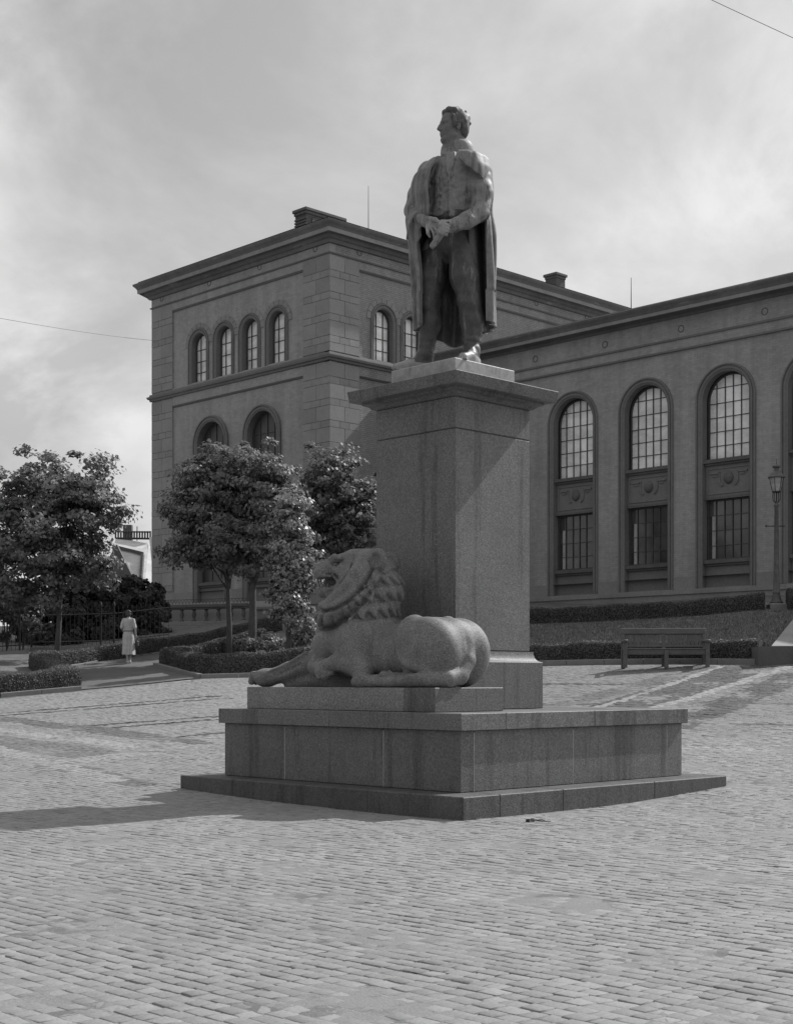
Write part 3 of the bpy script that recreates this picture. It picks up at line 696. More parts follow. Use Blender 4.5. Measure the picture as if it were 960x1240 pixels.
    K = 2.02
    def H(x, y, z): return C + Rh @ (np.array([x, y, z]) * K)
    def he(x, y, z, r, k=.02, op='u'): f.ell(H(x, y, z), tuple(q * K for q in r), Rh, k, op)
    he(-.012, 0, .03, (.092, .074, .090), .03); he(.02, 0, -.035, (.066, .058, .078), .05)      # skull, face
    he(.058, 0, -.090, (.026, .028, .020), .02)                                                  # chin
    for s in (1, -1):
        f.cap(H(.01, s * .052, -.065), H(.05, s * .02, -.092), .016 * K, .013 * K, .05)           # jaw
        he(.048, s * .036, -.022, (.022, .02, .018), .03)                                         # cheek
        he(.066, s * .031, .010, (.018, .017, .0105), .02, 's')                                   # eye socket
        he(.060, s * .030, .006, (.0125, .0125, .010), .006)                                      # eye
        f.cap(H(.078, s * .012, .024), H(.062, s * .046, .020), .0085 * K, .006 * K, .02)         # brow
        he(-.008, s * .078, -.012, (.017, .008, .030), .01)                                       # ear
        he(-.004, s * .083, -.012, (.008, .006, .016), .006, 's')
        f.cap(H(.074, s * .012, -.035), H(.060, s * .030, -.060), .004 * K, .003 * K, .01, 's')   # fold from nose to mouth
    f.chain([H(.080, 0, .018), H(.092, 0, -.008), H(.100, 0, -.026)], [.008 * K, .010 * K, .0125 * K], .015)
    he(.086, .011, -.031, (.010, .0075, .0065), .008); he(.086, -.011, -.031, (.010, .0075, .0065), .008)
    f.cap(H(.078, -.018, -.051), H(.078, .018, -.051), .0062 * K, .0062 * K, .008); f.cap(H(.076, -.015, -.062), H(.076, .015, -.062), .0072 * K, .0072 * K, .008)
    f.cap(H(.088, -.020, -.0565), H(.088, .020, -.0565), .004 * K, .004 * K, .004, 's'); he(.078, 0, -.074, (.010, .016, .005), .01, 's')
    f.cap(C - UP * .10 + HF * (-.08), J(552, 184, .03), .098, .115, .04)
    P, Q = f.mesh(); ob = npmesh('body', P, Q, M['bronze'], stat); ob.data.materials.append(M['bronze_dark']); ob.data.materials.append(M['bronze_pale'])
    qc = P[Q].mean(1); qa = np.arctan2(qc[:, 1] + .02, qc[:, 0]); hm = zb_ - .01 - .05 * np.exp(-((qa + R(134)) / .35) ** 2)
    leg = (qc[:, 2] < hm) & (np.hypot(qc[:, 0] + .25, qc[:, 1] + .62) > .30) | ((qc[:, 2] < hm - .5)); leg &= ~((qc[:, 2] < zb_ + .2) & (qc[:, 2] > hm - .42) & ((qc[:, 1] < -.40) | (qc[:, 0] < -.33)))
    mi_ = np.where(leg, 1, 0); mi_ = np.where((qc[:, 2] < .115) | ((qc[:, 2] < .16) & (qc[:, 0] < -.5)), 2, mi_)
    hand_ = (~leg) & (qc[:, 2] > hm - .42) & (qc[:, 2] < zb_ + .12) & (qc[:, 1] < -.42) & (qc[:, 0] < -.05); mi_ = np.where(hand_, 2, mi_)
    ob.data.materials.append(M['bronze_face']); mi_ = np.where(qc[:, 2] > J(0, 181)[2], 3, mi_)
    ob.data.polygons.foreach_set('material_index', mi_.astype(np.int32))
    # hair: swept curls
    g = Field(C - .36, C + .36, .0125)
    def gh(x, y, z, r, k=.02, op='u'): g.ell(H(x, y, z), tuple(q * K for q in r), Rh, k, op)
    gh(-.030, 0, .045, (.088, .083, .082), .02); gh(-.058, 0, -.005, (.052, .076, .075), .03)
    rr = random.Random(5)
    for s in (1, -1):
        f_ = g
        for i in range(26):
            a = rr.uniform(-.5, 2.6); e = rr.uniform(-.5, 1.2)
            y, z = s * .078 * math.cos(e) * abs(math.sin(a)), .03 + .092 * math.sin(e)
            x = -.032 - .078 * math.cos(e) * math.cos(a)
            if x > .035 and z < .09: continue
            g.ell(H(x, y, z), tuple(q * K for q in (.019, .010, .014)), rotm((rr.uniform(-1, 1), rr.uniform(-1, 1), rr.uniform(-1, 1))), .008)
        g.chain([H(.030, s * .066, .05), H(.018, s * .076, .01), H(.020, s * .073, -.022)], [.017 * K, .014 * K, .008 * K], .015)
    g.chain([H(.040, -.055, .082), H(.050, -.02, .098), H(.044, .035, .100), H(.01, .060, .095)], [.014 * K, .018 * K, .018 * K, .018 * K], .02)
    g.chain([H(.01, -.05, .100), H(.015, 0, .112), H(-.01, .05, .104)], [.016 * K, .016 * K, .016 * K], .02)
    gh(.075, 0, .045, (.040, .06, .040), .01, 's'); gh(.07, 0, -.02, (.052, .10, .08), .01, 's')
    P, Q = g.mesh(); npmesh('hair', P, Q, M['bronze_hair'], stat)
    # scroll in the hands
    g = Field(J(531, 286, -.66) - .3, J(531, 286, -.66) + .3, .011)
    a, b = J(541, 272, -.68), J(523, 298, -.62); n_ = np.array([.5, .1, .3]) * .06
    g.cap(a, b, .036, .036, .004); g.cap(a + n_, b + n_ * 1.1, .033, .033, .006); g.cap(a - (b - a) * .02, a - (b - a) * .06, .022, .022, .004, 's'); g.cap(b, b + (b - a) * .06, .02, .02, .004, 's')
    P, Q = g.mesh(); npmesh('scroll', P, Q, M['bronze'], stat)
build_statue()
def sheet(name, fn, us, vs, th, mat, parent):
    """thick cloth: fn(u, v) -> point; offset along the normal by th"""
    nu, nv = len(us), len(vs); P = np.array([[fn(u, v) for v in vs] for u in us])
    du = np.gradient(P, axis=0); dv_ = np.gradient(P, axis=1); N = np.cross(du, dv_); N /= np.linalg.norm(N, axis=2, keepdims=True) + 1e-9
    A = (P + N * th / 2).reshape(-1, 3); B = (P - N * th / 2).reshape(-1, 3); V = np.concatenate([A, B]); o_ = nu * nv; Q = []
    for i in range(nu - 1):
        for j in range(nv - 1):
            a = i * nv + j; Q.append((a, a + nv, a + nv + 1, a + 1)); Q.append((o_ + a, o_ + a + 1, o_ + a + nv + 1, o_ + a + nv))
    for i in range(nu - 1):
        a = i * nv; Q.append((a, o_ + a, o_ + a + nv, a + nv)); a = i * nv + nv - 1; Q.append((a, a + nv, o_ + a + nv, o_ + a))
    for j in range(nv - 1):
        a = j; Q.append((a, a + 1, o_ + a + 1, o_ + a)); a = (nu - 1) * nv + j; Q.append((a, o_ + a, o_ + a + 1, a + 1))
    ob = npmesh(name, V, np.array(Q), mat, parent); ob.data.set_sharp_from_angle(angle=R(70)); return ob
def cloak_fn(u, v):      # u: 0 at his right front edge .. 1 at his left edge; v: 0 at the shoulders .. 1 at the hem
    hem = .60 - .05 * math.sin(u * math.pi) + .02 * math.sin(u * 31)
    top = 2.86 - .10 * (2 * u - 1) ** 2 
    z = top + (hem - top) * v
    ph0 = 226 if z > 2.0 else 226 - 22 * min(1, (2.0 - z) / .35)
    t = (z - 2.30) / .38; t = max(0, min(1, t)); t = t * t * (3 - 2 * t)
    ph1 = -38 - 44 * t
    ph = R(ph0 + (ph1 - ph0) * u)
    # radius by height and direction
    zz = [.5, 1.2, 1.75, 2.05, 2.35, 2.6, 2.75, 2.88]; rr_ = [.56, .57, .60, .62, .56, .48, .34, .16]; r2_ = [.545, .535, .52, .495, .49, .50, .46, .22]
    wr_ = min(1, max(0, (ph - R(20)) / R(80))); r = np.interp(z, zz, rr_) * wr_ + np.interp(z, zz, r2_) * (1 - wr_)
    ex = 1 + .10 * math.cos(2 * (ph - R(135))) * (1 if z > 1 else .6)
    if u < .35: ex *= np.interp(z, [.5, 1.3, 1.9, 2.2, 2.5, 2.9], [.80, .82, .90, .93, 1.0, 1.0]) * 1 + 0
    r *= ex
    fold = min(1, max(0, (2.7 - z) / 1.2)) * .8 + .12
    r += fold * (.034 * math.sin(ph * 11 + .6 * math.sin(z * 2.2)) + .018 * math.sin(ph * 23 + z * 1.1 + 1) + .010 * math.sin(ph * 37 - z * 2))
    r += .02 * math.sin(z * 9 + ph * 3) * math.exp(-((z - 2.2) / .3) ** 2)
    lean = J(548, 300)[0] * 0
    return (r * math.cos(ph) - .01, r * math.sin(ph) + .02, z)
sheet('cloak', cloak_fn, np.linspace(0, 1, 260), np.linspace(0, 1, 110), .035, M['bronze_cloak'], stat)
def collar_fn(u, v):     # turned-down coat collar round the neck
    a = R(225 + 38) + R(360 - 76) * u; c = J(551.5, 184, .03); r = .150 + .075 * math.sin(v * math.pi * .62) * math.sin(u * math.pi) ** .5; k = .55 + .45 * math.sin(u * math.pi)
    return (c[0] + r * math.cos(a), c[1] + r * math.sin(a), c[2] + .05 + .11 * k - (.02 + .17 * v * v) )
sheet('collar', collar_fn, np.linspace(0, 1, 60), np.linspace(0, 1, 12), .035, M['bronze'], stat)
def cape_fn(u, v):       # cloak folded over the left shoulder
    A_ = [J(560, 183, -.02), J(567, 187, -.20), J(576, 195, -.32), J(584, 207, -.37), J(588, 219, -.36)]; B_ = [J(563, 178, .10), J(575, 179, .08), J(587, 185, .02), J(594, 198, -.05), J(596, 216, -.10)]
    t = u * 4; i = min(int(t), 3); a = A_[i] + (A_[i + 1] - A_[i]) * (t - i); b = B_[i] + (B_[i + 1] - B_[i]) * (t - i); c = a + (b - a) * v
    return (c[0], c[1], c[2] + .05 * math.sin(v * math.pi) * (1 - .3 * u) + .008 * math.sin(u * 14 + v * 5))
def drape_fn(u, v):      # cloth falling over the right forearm
    p = [J(517, 199, -.05), J(519, 230, -.10), J(520, 255, -.16), J(506, 258, -.22), J(497, 262, -.20)]
    q = [J(508, 207, .0), J(500, 235, -.02), J(494, 250, -.04), J(495, 264, -.12), J(493, 290, -.10)]
    t = u * 4; i = min(int(t), 3); a = p[i] + (p[i + 1] - p[i]) * (t - i); b = q[i] + (q[i + 1] - q[i]) * (t - i)
    c = a + (b - a) * v; return (c[0], c[1] - .05 * math.sin(v * math.pi) + .012 * math.sin(u * 22 + v * 6), c[2])
sheet('cloak_drape', drape_fn, np.linspace(0, 1, 50), np.linspace(0, 1, 14), .03, M['bronze_cloak'], stat)
def coat_fn(u, v):       # skirts of the coat behind and beside the legs
    z = 1.95 + (.47 + .07 * math.cos(u * 9) - 1.95) * v; ph = R(150 + (-55 - 150) * u)
    r = np.interp(z, [.4, 1.2, 2.0], [.40, .37, .33]) + .03 * math.sin(ph * 9 + z) * (.3 + v)
    return (r * math.cos(ph) * 1.0 + .0, r * math.sin(ph) - .02, z)
sheet('coat_skirt', coat_fn, np.linspace(0, 1, 110), np.linspace(0, 1, 50), .03, M['bronze_dark'], stat)  # shade inside the coat is put into the darker bronze
m = MB(); m.bbox((-.581, -.581, -.28), (.581, .581, 0), .012, M=Matrix.Rotation(-RZ, 4, 'Z')); m.build('bronze_plinth', M['bronze_plinth'], stat)

# ---------------------------------------------------------------- the stone lion
LB = np.array([cx + lx0, cy + ly0, z_lp])
def JL(px, py, x):               # pixel at depth x into the plinth -> local (x, y, z)
    wx = LB[0] + x; t = (px - 480) / F
    # X = wx*CA - wy*SA = t*(wx*SA + wy*CA)
    wy = wx * (CA - t * SA) / (SA + t * CA); Y = wx * SA + wy * CA
    return np.array([x, wy - LB[1], EYE + (HZ - py) / F * Y - LB[2]])
lion = empty('lion_sculpture', tuple(LB), label='carved granite lion lying on its plinth at the left of the pedestal, mouth open', cat='sculpture')
def build_lion():
    f = Field((-.10, -.10, -.03), (1.25, 3.60, 1.90), .0128)
    A = lambda x, y, z: np.array([x, y, z], float)
    MX = lambda p: np.array([1.2 - p[0], p[1], p[2]])
    def both(fn): fn(lambda p: np.array(p, float)); fn(MX)
    # trunk
    f.ell(A(.60, .62, .44), (.42, .56, .40), None, .10)
    f.ell(A(.60, 1.15, .36), (.37, .62, .36), None, .12)
    f.ell(A(.60, 1.70, .46), (.41, .48, .42), None, .12)
    f.cap(A(.60, .50, .61), A(.60, 1.75, .54), .18, .22, .12)
    # haunches
    def hq(q):
        f.ell(q(A(.34, .42, .42)), (.28, .43, .41), rotm((1, 0, 0), z=(0, .10, 1)), .05)
        f.ell(q(A(.34, .50, .56)), (.21, .32, .27), None, .05)
        f.ell(q(A(.31, .62, .58)), (.20, .22, .26), rotm((1, 0, 0), z=(0, .2, 1)), .05)
        f.ell(q(A(.40, .30, .38)), (.29, .28, .37), None, .06)
    both(hq)
    f.ell(A(.60, .28, .46), (.30, .24, .36), None, .08)
    # fold between thigh and flank
    def thigh(x, y, z):
        d, t, sg = polyd(y, z, [(.66, .96), (.80, .80), (.87, .62), (.85, .42), (.75, .27), (.56, .18), (.30, .13)])
        side = np.clip((np.abs(x - .6) - .12) / .12, 0, 1)
        return side * (.050 * np.exp(-(d / .028) ** 2) - .030 * np.exp(-((d - .07) / .07) ** 2) * (sg < 0))
    f.disp((-.1, .1, .1), (1.3, 1.05, 1.0), thigh)
    for o_ in (0, .05, .09): f.chain([A(.10, .86 - o_, .20 - o_ * .6), A(.08, .74 - o_, .14 - o_ * .3), A(.09, .60 - o_, .12)], [.014, .016, .010], .015)
    # hind feet
    def hf(q):
        f.chain([q(A(.22, .45, .10)), q(A(.20, .80, .10)), q(A(.19, 1.02, .12))], [.09, .075, .085], .03)
        for i in range(4): f.chain([q(A(.09 + .055 * i, 1.04, .12)), q(A(.085 + .058 * i, 1.15, .11)), q(A(.085 + .058 * i, 1.20, .06))], [.040, .042, .034], .010)
    both(hf)
    # crease of the rump and the tail round the corner
    f.chain([A(.60, .04, .80), A(.60, .0, .55), A(.62, .02, .30)], [.02, .03, .02], .06, 's')
    f.chain([A(.66, .14, .52), A(.62, .08, .32), A(.48, .07, .14), A(.28, .07, .10), A(.12, .16, .10), A(.07, .45, .085), A(.06, .80, .070), A(.055, 1.12, .065)], [.10, .105, .11, .105, .098, .078, .064, .058], .025)
    f.chain([A(.055, 1.10, .065), A(.055, 1.27, .088), A(.05, 1.38, .07)], [.055, .092, .064], .03)
    for k, (a, b) in enumerate(((.02, .14), (.10, .15), (.06, .11))): f.chain([A(-.03, 1.17 + .05 * k, a), A(-.025, 1.29 + .04 * k, b), A(.0, 1.40, .09)], [.008, .011, .006], .012, 's')
    # chest, shoulders and the bulging breast
    f.ell(A(.60, 2.12, .56), (.36, .34, .46), None, .08)
    f.ell(A(.30, 2.13, .52), (.20, .25, .23), None, .035)
    f.ell(A(.90, 2.13, .52), (.20, .25, .23), None, .035)
    f.ell(A(.58, 2.38, .62), (.27, .20, .34), None, .07)
    both(lambda q: f.ell(q(A(.25, 1.62, .50)), (.19, .33, .38), rotm((1, 0, 0), z=(0, -.30, 1)), .06))
    # outstretched far foreleg
    f.chain([A(.74, 2.28, .44), A(.52, 2.58, .34), A(.32, 2.95, .20), A(.20, 3.16, .13)], [.22, .165, .120, .110], .06)
    f.ell(A(.16, 3.24, .12), (.16, .15, .125), None, .04)
    for i in range(4):
        x = .055 + .075 * i; f.chain([A(x + .02, 3.26, .16), A(x, 3.36, .15), A(x - .005, 3.40, .07)], [.055, .058, .046], .012)
    f.chain([A(.36, 2.66, .44), A(.22, 2.90, .29), A(.10, 3.12, .20)], [.028, .020, .012], .03)
    f.chain([A(.30, 2.72, .29), A(.17, 2.95, .17), A(.08, 3.10, .11)], [.016, .016, .010], .03, 's')
    # folded near foreleg: elbow back by the ribs, wrist forward, paw hanging
    f.chain([A(.22, 1.55, .42), A(.16, 1.36, .20)], [.17, .12], .06)
    f.chain([A(.16, 1.36, .19), A(.14, 1.58, .27), A(.11, 1.82, .30), A(.09, 1.96, .27)], [.125, .108, .096, .090], .05)
    f.chain([A(.09, 1.96, .27), A(.05, 1.98, .19), A(.045, 1.92, .14)], [.086, .078, .058], .03)
    for i in range(4): f.chain([A(.00 + .030 * i, 2.03 - .055 * i, .19), A(-.005 + .026 * i, 2.00 - .06 * i, .125)], [.042, .032], .008)
    f.chain([A(.10, 2.06, .24), A(.20, 2.25, .26), A(.40, 2.42, .30)], [.085, .12, .14], .05)
    f.ell(A(.02, 1.70, .06), (.20, .20, .125), None, .04, 's')
    f.chain([A(.18, 2.40, .40), A(.11, 2.24, .35), A(.09, 2.04, .37), A(.09, 1.90, .42), A(.08, 1.85, .54)], [.026, .034, .036, .032, .018], .02, 's')
    # stone left standing under the chest and foreleg
    f.box(A(.74, 2.2, .10), (.26, .75, .17), None, .03, .04); f.cap(A(.62, 2.45, .12), A(.36, 2.95, .03), .16, .10, .06)
    # head frame
    Hd = A(-.50, .866, 0); Ln = A(-.866, -.5, 0); Up = A(0, 0, 1); S = A(.585, 1.94, 1.505); Rh = np.stack([Hd, -Ln, Up], 1)
    H = lambda a, l, u: S + Hd * a + Ln * l + Up * u
    # neck and mane volume
    f.chain([A(.60, 1.83, .55), A(.60, 1.80, .95), A(.58, 1.80, 1.30)], [.42, .375, .34], .08)
    f.ell(H(-.20, 0, -.02), (.26, .33, .27), Rh, .08)
    f.ell(H(-.30, 0, -.30), (.30, .34, .34), Rh, .08)
    f.ell(A(.55, 2.05, .98), (.34, .30, .30), None, .06)
    # carved locks
    def lockf(x, y, z):
        dx, dy = x - .60, y - 1.86; ang = np.arctan2(dy, dx); row_h = .20
        zz = z + .10 * np.cos(ang - 2.4) * 0 + .16 * (np.cos(ang - R(125)) * .5)
        q = zz / row_h; row = np.floor(q); v = q - row
        a = ang * 2.9 + .5 * (row % 2) + .12 * np.sin(row * 2.1) + .35 * v; u = a - np.floor(a) - .5
        wv = .10 + 1.0 * np.minimum(1, v * 1.7); s = np.abs(u) * 2 / wv; b = np.clip(1 - s * s, 0, 1) ** .6
        grain = .006 * np.sin((u * 26 + v * 3)) * b
        amp = np.clip((z - .78) / .08, 0, 1) * np.clip((1.72 - z) / .2, 0, 1)
        face = (x - S[0]) * Hd[0] + (y - S[1]) * Hd[1]; amp = amp * np.clip((.10 - face + (1.12 - z) * 1.6) / .12, 0, 1)
        return -amp * (.075 * b * (.45 + .55 * (1 - v)) - .035 + grain)
    f.disp((-.1, 1.0, .72), (1.3, 2.7, 1.75), lockf)
    # ruff: broad smooth band from under the jaw up to the ear, with a fringe of locks below it
    def ruff(s):
        pts = [H(.42, 0, -.475), H(.36, s * .17, -.475), H(.24, s * .27, -.44), H(.10, s * .32, -.35), H(-.02, s * .335, -.22), H(-.09, s * .33, -.08), H(-.15, s * .28, .04)]
        f.chain(pts, [.060, .070, .085, .10, .105, .095, .065], .03)
        pts = [H(.20, s * .10, -.36), H(.14, s * .18, -.32), H(.04, s * .24, -.24), H(-.04, s * .26, -.12)]; f.chain(pts, [.09, .11, .12, .10], .04)
        pts = [H(.42, 0, -.60), H(.36, s * .17, -.62), H(.22, s * .29, -.60), H(.06, s * .36, -.52), H(-.08, s * .37, -.40)]; f.chain(pts, [.085, .10, .115, .12, .11], .05)
    ruff(1); ruff(-1)
    def au(x, y, z): return (x - S[0]) * Hd[0] + (y - S[1]) * Hd[1], z - S[2]
    OUT = [(.60, -.50), (.47, -.530), (.30, -.555), (.10, -.525), (-.05, -.435), (-.18, -.29), (-.27, -.13), (-.31, .0)]
    LOW = [(.62, -.72), (.50, -.745), (.34, -.765), (.16, -.73), (-.02, -.64), (-.18, -.48), (-.28, -.34)]
    def ruffcut(x, y, z):
        a, u = au(x, y, z); d, t, sg = polyd(a, u, OUT); dl, tl, sl_ = polyd(a, u, LOW)
        below = (sg > 0) & (sl_ < 0) if False else None
        g = .060 * np.exp(-(d / .020) ** 2) - .022 * np.exp(-((d - .06) / .05) ** 2) * (sg < 0)
        inb = np.clip((d) / .03, 0, 1) * (sg > 0) * (sl_ < 0)
        tt = t / .105 + .25 * np.sin(t * 9); fr = np.abs(np.sin(math.pi * (tt + .9 * (d / .2) * .5))); lat = np.clip((np.abs((x - S[0]) * Ln[0] + (y - S[1]) * Ln[1]) - .03) / .1, .25, 1)
        g = g * lat - inb * (.048 * fr ** .5 + .010 * np.abs(np.sin(math.pi * 3 * tt)) - .025)
        g = g + .055 * np.exp(-(dl / .024) ** 2) * np.clip(t / .1, 0, 1)
        return g
    f.disp((-.15, 1.35, .60), (1.35, 2.75, 1.60), ruffcut)
    # skull and muzzle
    f.ell(H(.02, 0, .0), (.26, .215, .235), Rh, .05)
    f.cap(H(.02, 0, .06), H(.28, 0, .02), .175, .135, .05)
    f.cap(H(-.12, 0, .17), H(.06, 0, .175), .085, .070, .03)
    f.cap(H(.26, 0, .02), H(.46, 0, -.03), .125, .105, .04)
    f.chain([H(.20, 0, .12), H(.34, 0, .085), H(.52, 0, .035)], [.075, .060, .048], .03)
    f.ell(H(.555, 0, .015), (.040, .070, .034), Rh, .012)
    f.cap(H(.585, -.02, -.03), H(.575, .02, -.03), .022, .022, .012)
    for s in (1, -1):
        f.ell(H(.580, s * .050, .0), (.034, .026, .018), Rh, .006, 's')
        f.chain([H(.545, s * .075, .0), H(.50, s * .095, .02)], [.012, .007], .01, 's')
        f.ell(H(.455, s * .070, -.045), (.105, .080, .070), Rh, .02)
        for j in range(3): f.chain([H(.50, s * .140, -.035 - .025 * j), H(.40, s * .152, -.03 - .028 * j)], [.005, .004], .008, 's')
        # eye under a heavy brow
        f.ell(H(.245, s * .185, .070), (.085, .065, .046), Rh, .012, 's'); f.ell(H(.240, s * .138, .066), (.042, .036, .030), Rh, .003); f.chain([H(.31, s * .12, .085), H(.24, s * .165, .104), H(.17, s * .185, .078)], [.012, .016, .012], .006)
        f.chain([H(.34, s * .070, .120), H(.25, s * .155, .145), H(.15, s * .205, .12)], [.032, .038, .028], .015)
        f.chain([H(.31, s * .12, .045), H(.23, s * .178, .035), H(.16, s * .20, .055)], [.012, .014, .010], .010)
        f.ell(H(.15, s * .165, -.06), (.13, .075, .12), Rh, .04)
        for j in range(4): f.chain([H(.33 - .03 * j, s * .15, -.005 - .02 * j), H(.25 - .025 * j, s * .205, -.07 - .022 * j), H(.17 - .01 * j, s * .235, -.11 - .022 * j)], [.011, .015, .008], .008, 's')
        f.chain([H(.02, s * .235, .12), H(.0, s * .27, -.02), H(.05, s * .27, -.15)], [.014, .018, .012], .015, 's')
    # open mouth
    f.chain([H(.16, 0, -.24), H(.32, 0, -.27), H(.46, 0, -.275)], [.145, .110, .085], .03)
    f.ell(H(.470, 0, -.315), (.065, .065, .045), Rh, .02)
    def cheek(x, y, z):
        a, u = au(x, y, z); d, t, sg = polyd(a, u, [(-.02, .20), (-.03, .06), (-.01, -.05), (.07, -.17), (.20, -.295), (.33, -.36), (.46, -.40)])
        lat = np.clip((np.abs((x - S[0]) * Ln[0] + (y - S[1]) * Ln[1]) - .10) / .06, 0, 1); return lat * .022 * np.exp(-(d / .014) ** 2) * np.clip((.62 - t) / .1, 0, 1)
    f.disp((-.15, 1.35, 1.0), (1.3, 2.75, 1.75), cheek)
    for s in (1, -1): f.chain([H(.14, s * .14, -.17), H(.24, s * .125, -.22), H(.36, s * .085, -.255)], [.06, .050, .035], .03)
    f.ell(H(.42, 0, -.170), (.165, .120, .060), rotm(Hd + Up * .10), .010, 's'); f.ell(H(.36, 0, -.172), (.17, .30, .070), rotm(Hd + Up * .10), .010, 's')
    f.ell(H(.34, -.13, -.17), (.16, .03, .10), Rh, .01); f.ell(H(.36, 0, -.222), (.13, .065, .025), Rh, .012)
    for s in (1, -1):
        f.cap(H(.505, s * .060, -.10), H(.500, s * .058, -.185), .018, .007, .006); f.cap(H(.485, s * .052, -.235), H(.487, s * .055, -.155), .017, .007, .006)
        for j in range(3): f.cap(H(.44 - .04 * j, s * .085, -.225), H(.44 - .04 * j, s * .085, -.195), .013, .010, .005)
        f.chain([H(.54, s * .06, -.10), H(.44, s * .125, -.085), H(.30, s * .150, -.10)], [.020, .024, .020], .012)
    for s in (1, -1):
        f.chain([H(.58, 0, -.400), H(.47, s * .12, -.392), H(.34, s * .22, -.355), H(.22, s * .285, -.27), H(.14, s * .30, -.18)], [.040, .042, .042, .034, .018], .02, 's')
        f.ell(H(.240, s * .178, .060), (.082, .085, .044), Rh, .004, 's'); f.ell(H(.236, s * .105, .056), (.040, .036, .027), Rh, .001)
        f.chain([H(.39, s * .115, .045), H(.365, s * .158, -.02), H(.345, s * .165, -.08), H(.33, s * .15, -.12)], [.012, .016, .016, .012], .006, 's'); f.chain([H(.31, s * .115, .085), H(.24, s * .150, .098), H(.165, s * .165, .082)], [.014, .018, .012], .004); f.chain([H(.30, s * .125, .030), H(.24, s * .148, .020), H(.17, s * .165, .036)], [.010, .012, .010], .004)
        Re = rotm(Ln * s * .9 + Hd * .42)
        e = H(-.36, s * .270, .085); f.ell(e, (.065, .135, .145), Re, .02); f.ell(e + Ln * s * .058 + Hd * .040, (.050, .086, .098), Re, .010, 's')
    P, Q = f.mesh(); P[:, 2] = np.maximum(P[:, 2], .001)
    npmesh('lion_body', P, Q, M['granite_lion'], lion)
build_lion()

# ---------------------------------------------------------------- the museum
BU, WU, TV, TE = 37.65, 43.28, 42.1, 54.16       # tower front plane x, wing front plane x, tower right plane y, tower far end y
mus = empty('museum_building', (BU, TV, 4.4), label='large plastered museum building with arched windows, corner tower block and long right wing', cat='building')
OFF = (BU, TV, 4.4)
class Face:                      # a vertical plane: s along it, z up, out towards the outside
    def __init__(f, ax, plane, sgn): f.ax, f.plane, f.sgn = ax, plane, sgn
    def __call__(f, s, z, out=0.0):
        return (f.plane + f.sgn * out, s, z) if f.ax == 1 else (s, f.plane + f.sgn * out, z)
FWING = Face(1, WU, -1); FTL = Face(1, BU, -1); FTR = Face(0, TV, -1)
NA = 18
def arch(cx_, hw, z0, zs):       # outline of an arched opening from lower left, over the top, to lower right
    return [(cx_ - hw, z0), (cx_ - hw, zs)] + [(cx_ - hw * math.cos(t), zs + hw * math.sin(t)) for t in np.linspace(0, math.pi, NA + 1)[1:-1]] + [(cx_ + hw, zs), (cx_ + hw, z0)]
def wall_band(mb, F_, s0, s1, z0, z1, ops, rec, out=0.0, mi=0, mj=0):
    """wall with arched openings (cx, hw, sill, spring) and their reveals"""
    cur = s0
    def q(a, b, c, d, m=mi): mb.add([F_(*a), F_(*b), F_(*c), F_(*d)], [(0, 1, 2, 3)], m)
    for c_, hw, zs0, zsp in sorted(ops):
        q((cur, z0, out), (c_ - hw, z0, out), (c_ - hw, z1, out), (cur, z1, out))
        if zs0 > z0 + 1e-3: q((c_ - hw, z0, out), (c_ + hw, z0, out), (c_ + hw, zs0, out), (c_ - hw, zs0, out))
        o = arch(c_, hw, zs0, zsp)
        for a, b in zip(o[1:-2], o[2:-1]): q((a[0], a[1], out), (b[0], b[1], out), (b[0], z1, out), (a[0], z1, out))
        for a, b in list(zip(o[:-1], o[1:])) + [(o[-1], o[0])]: q((a[0], a[1], out), (a[0], a[1], -rec), (b[0], b[1], -rec), (b[0], b[1], out), mj)
        cur = c_ + hw
    q((cur, z0, out), (s1, z0, out), (s1, z1, out), (cur, z1, out))
def sweep(mb, F_, path, prof, mi=0, centre=None):
    """moulding along a flat outline; prof: (distance outside the outline, out)"""
    n = len(path); V = []
    for i, (s, z) in enumerate(path):
        a = path[max(i - 1, 0)]; b = path[min(i + 1, n - 1)]
        def nrm(p, q): d = (q[0] - p[0], q[1] - p[1]); L = math.hypot(*d) or 1; return (-d[1] / L, d[0] / L)
        n0 = nrm(a, (s, z)) if i else nrm((s, z), b); n1 = nrm((s, z), b) if i < n - 1 else n0
        nn = (n0[0] + n1[0], n0[1] + n1[1]); L = nn[0] ** 2 + nn[1] ** 2; nn = (2 * nn[0] / L, 2 * nn[1] / L)
        for d, o in prof: V.append(F_(s + nn[0] * d, z + nn[1] * d, o))
    k = len(prof); Fc = []
    for i in range(n - 1):
        for j in range(k - 1): Fc.append((i * k + j, i * k + j + 1, (i + 1) * k + j + 1, (i + 1) * k + j))
    mb.add(V, Fc, mi)
def clip_arch(poly, c_, hw, zs):  # keep what lies under the arch
    o = arch(c_, hw, -99, zs)
    for a, b in zip(o[:-1], o[1:]):
        res = []
        for i in range(len(poly)):
            p, q = poly[i], poly[(i + 1) % len(poly)]
            sd_ = lambda t: (b[0] - a[0]) * (t[1] - a[1]) - (b[1] - a[1]) * (t[0] - a[0])
            sp, sq_ = sd_(p), sd_(q)
            if sp <= 0: res.append(p)
            if sp * sq_ < 0: t = sp / (sp - sq_); res.append((p[0] + (q[0] - p[0]) * t, p[1] + (q[1] - p[1]) * t))
        poly = res
        if len(poly) < 3: return None
    return poly
def fbox(mb, F_, s0, s1, z0, z1, o0, o1, mi=0):
    a = F_(s0, z0, o0); b = F_(s1, z1, o1)
    return mb.box(tuple(min(a[i], b[i]) for i in range(3)), tuple(max(a[i], b[i]) for i in range(3)), mi)
rr = random.Random(11)
pane_cache = {}
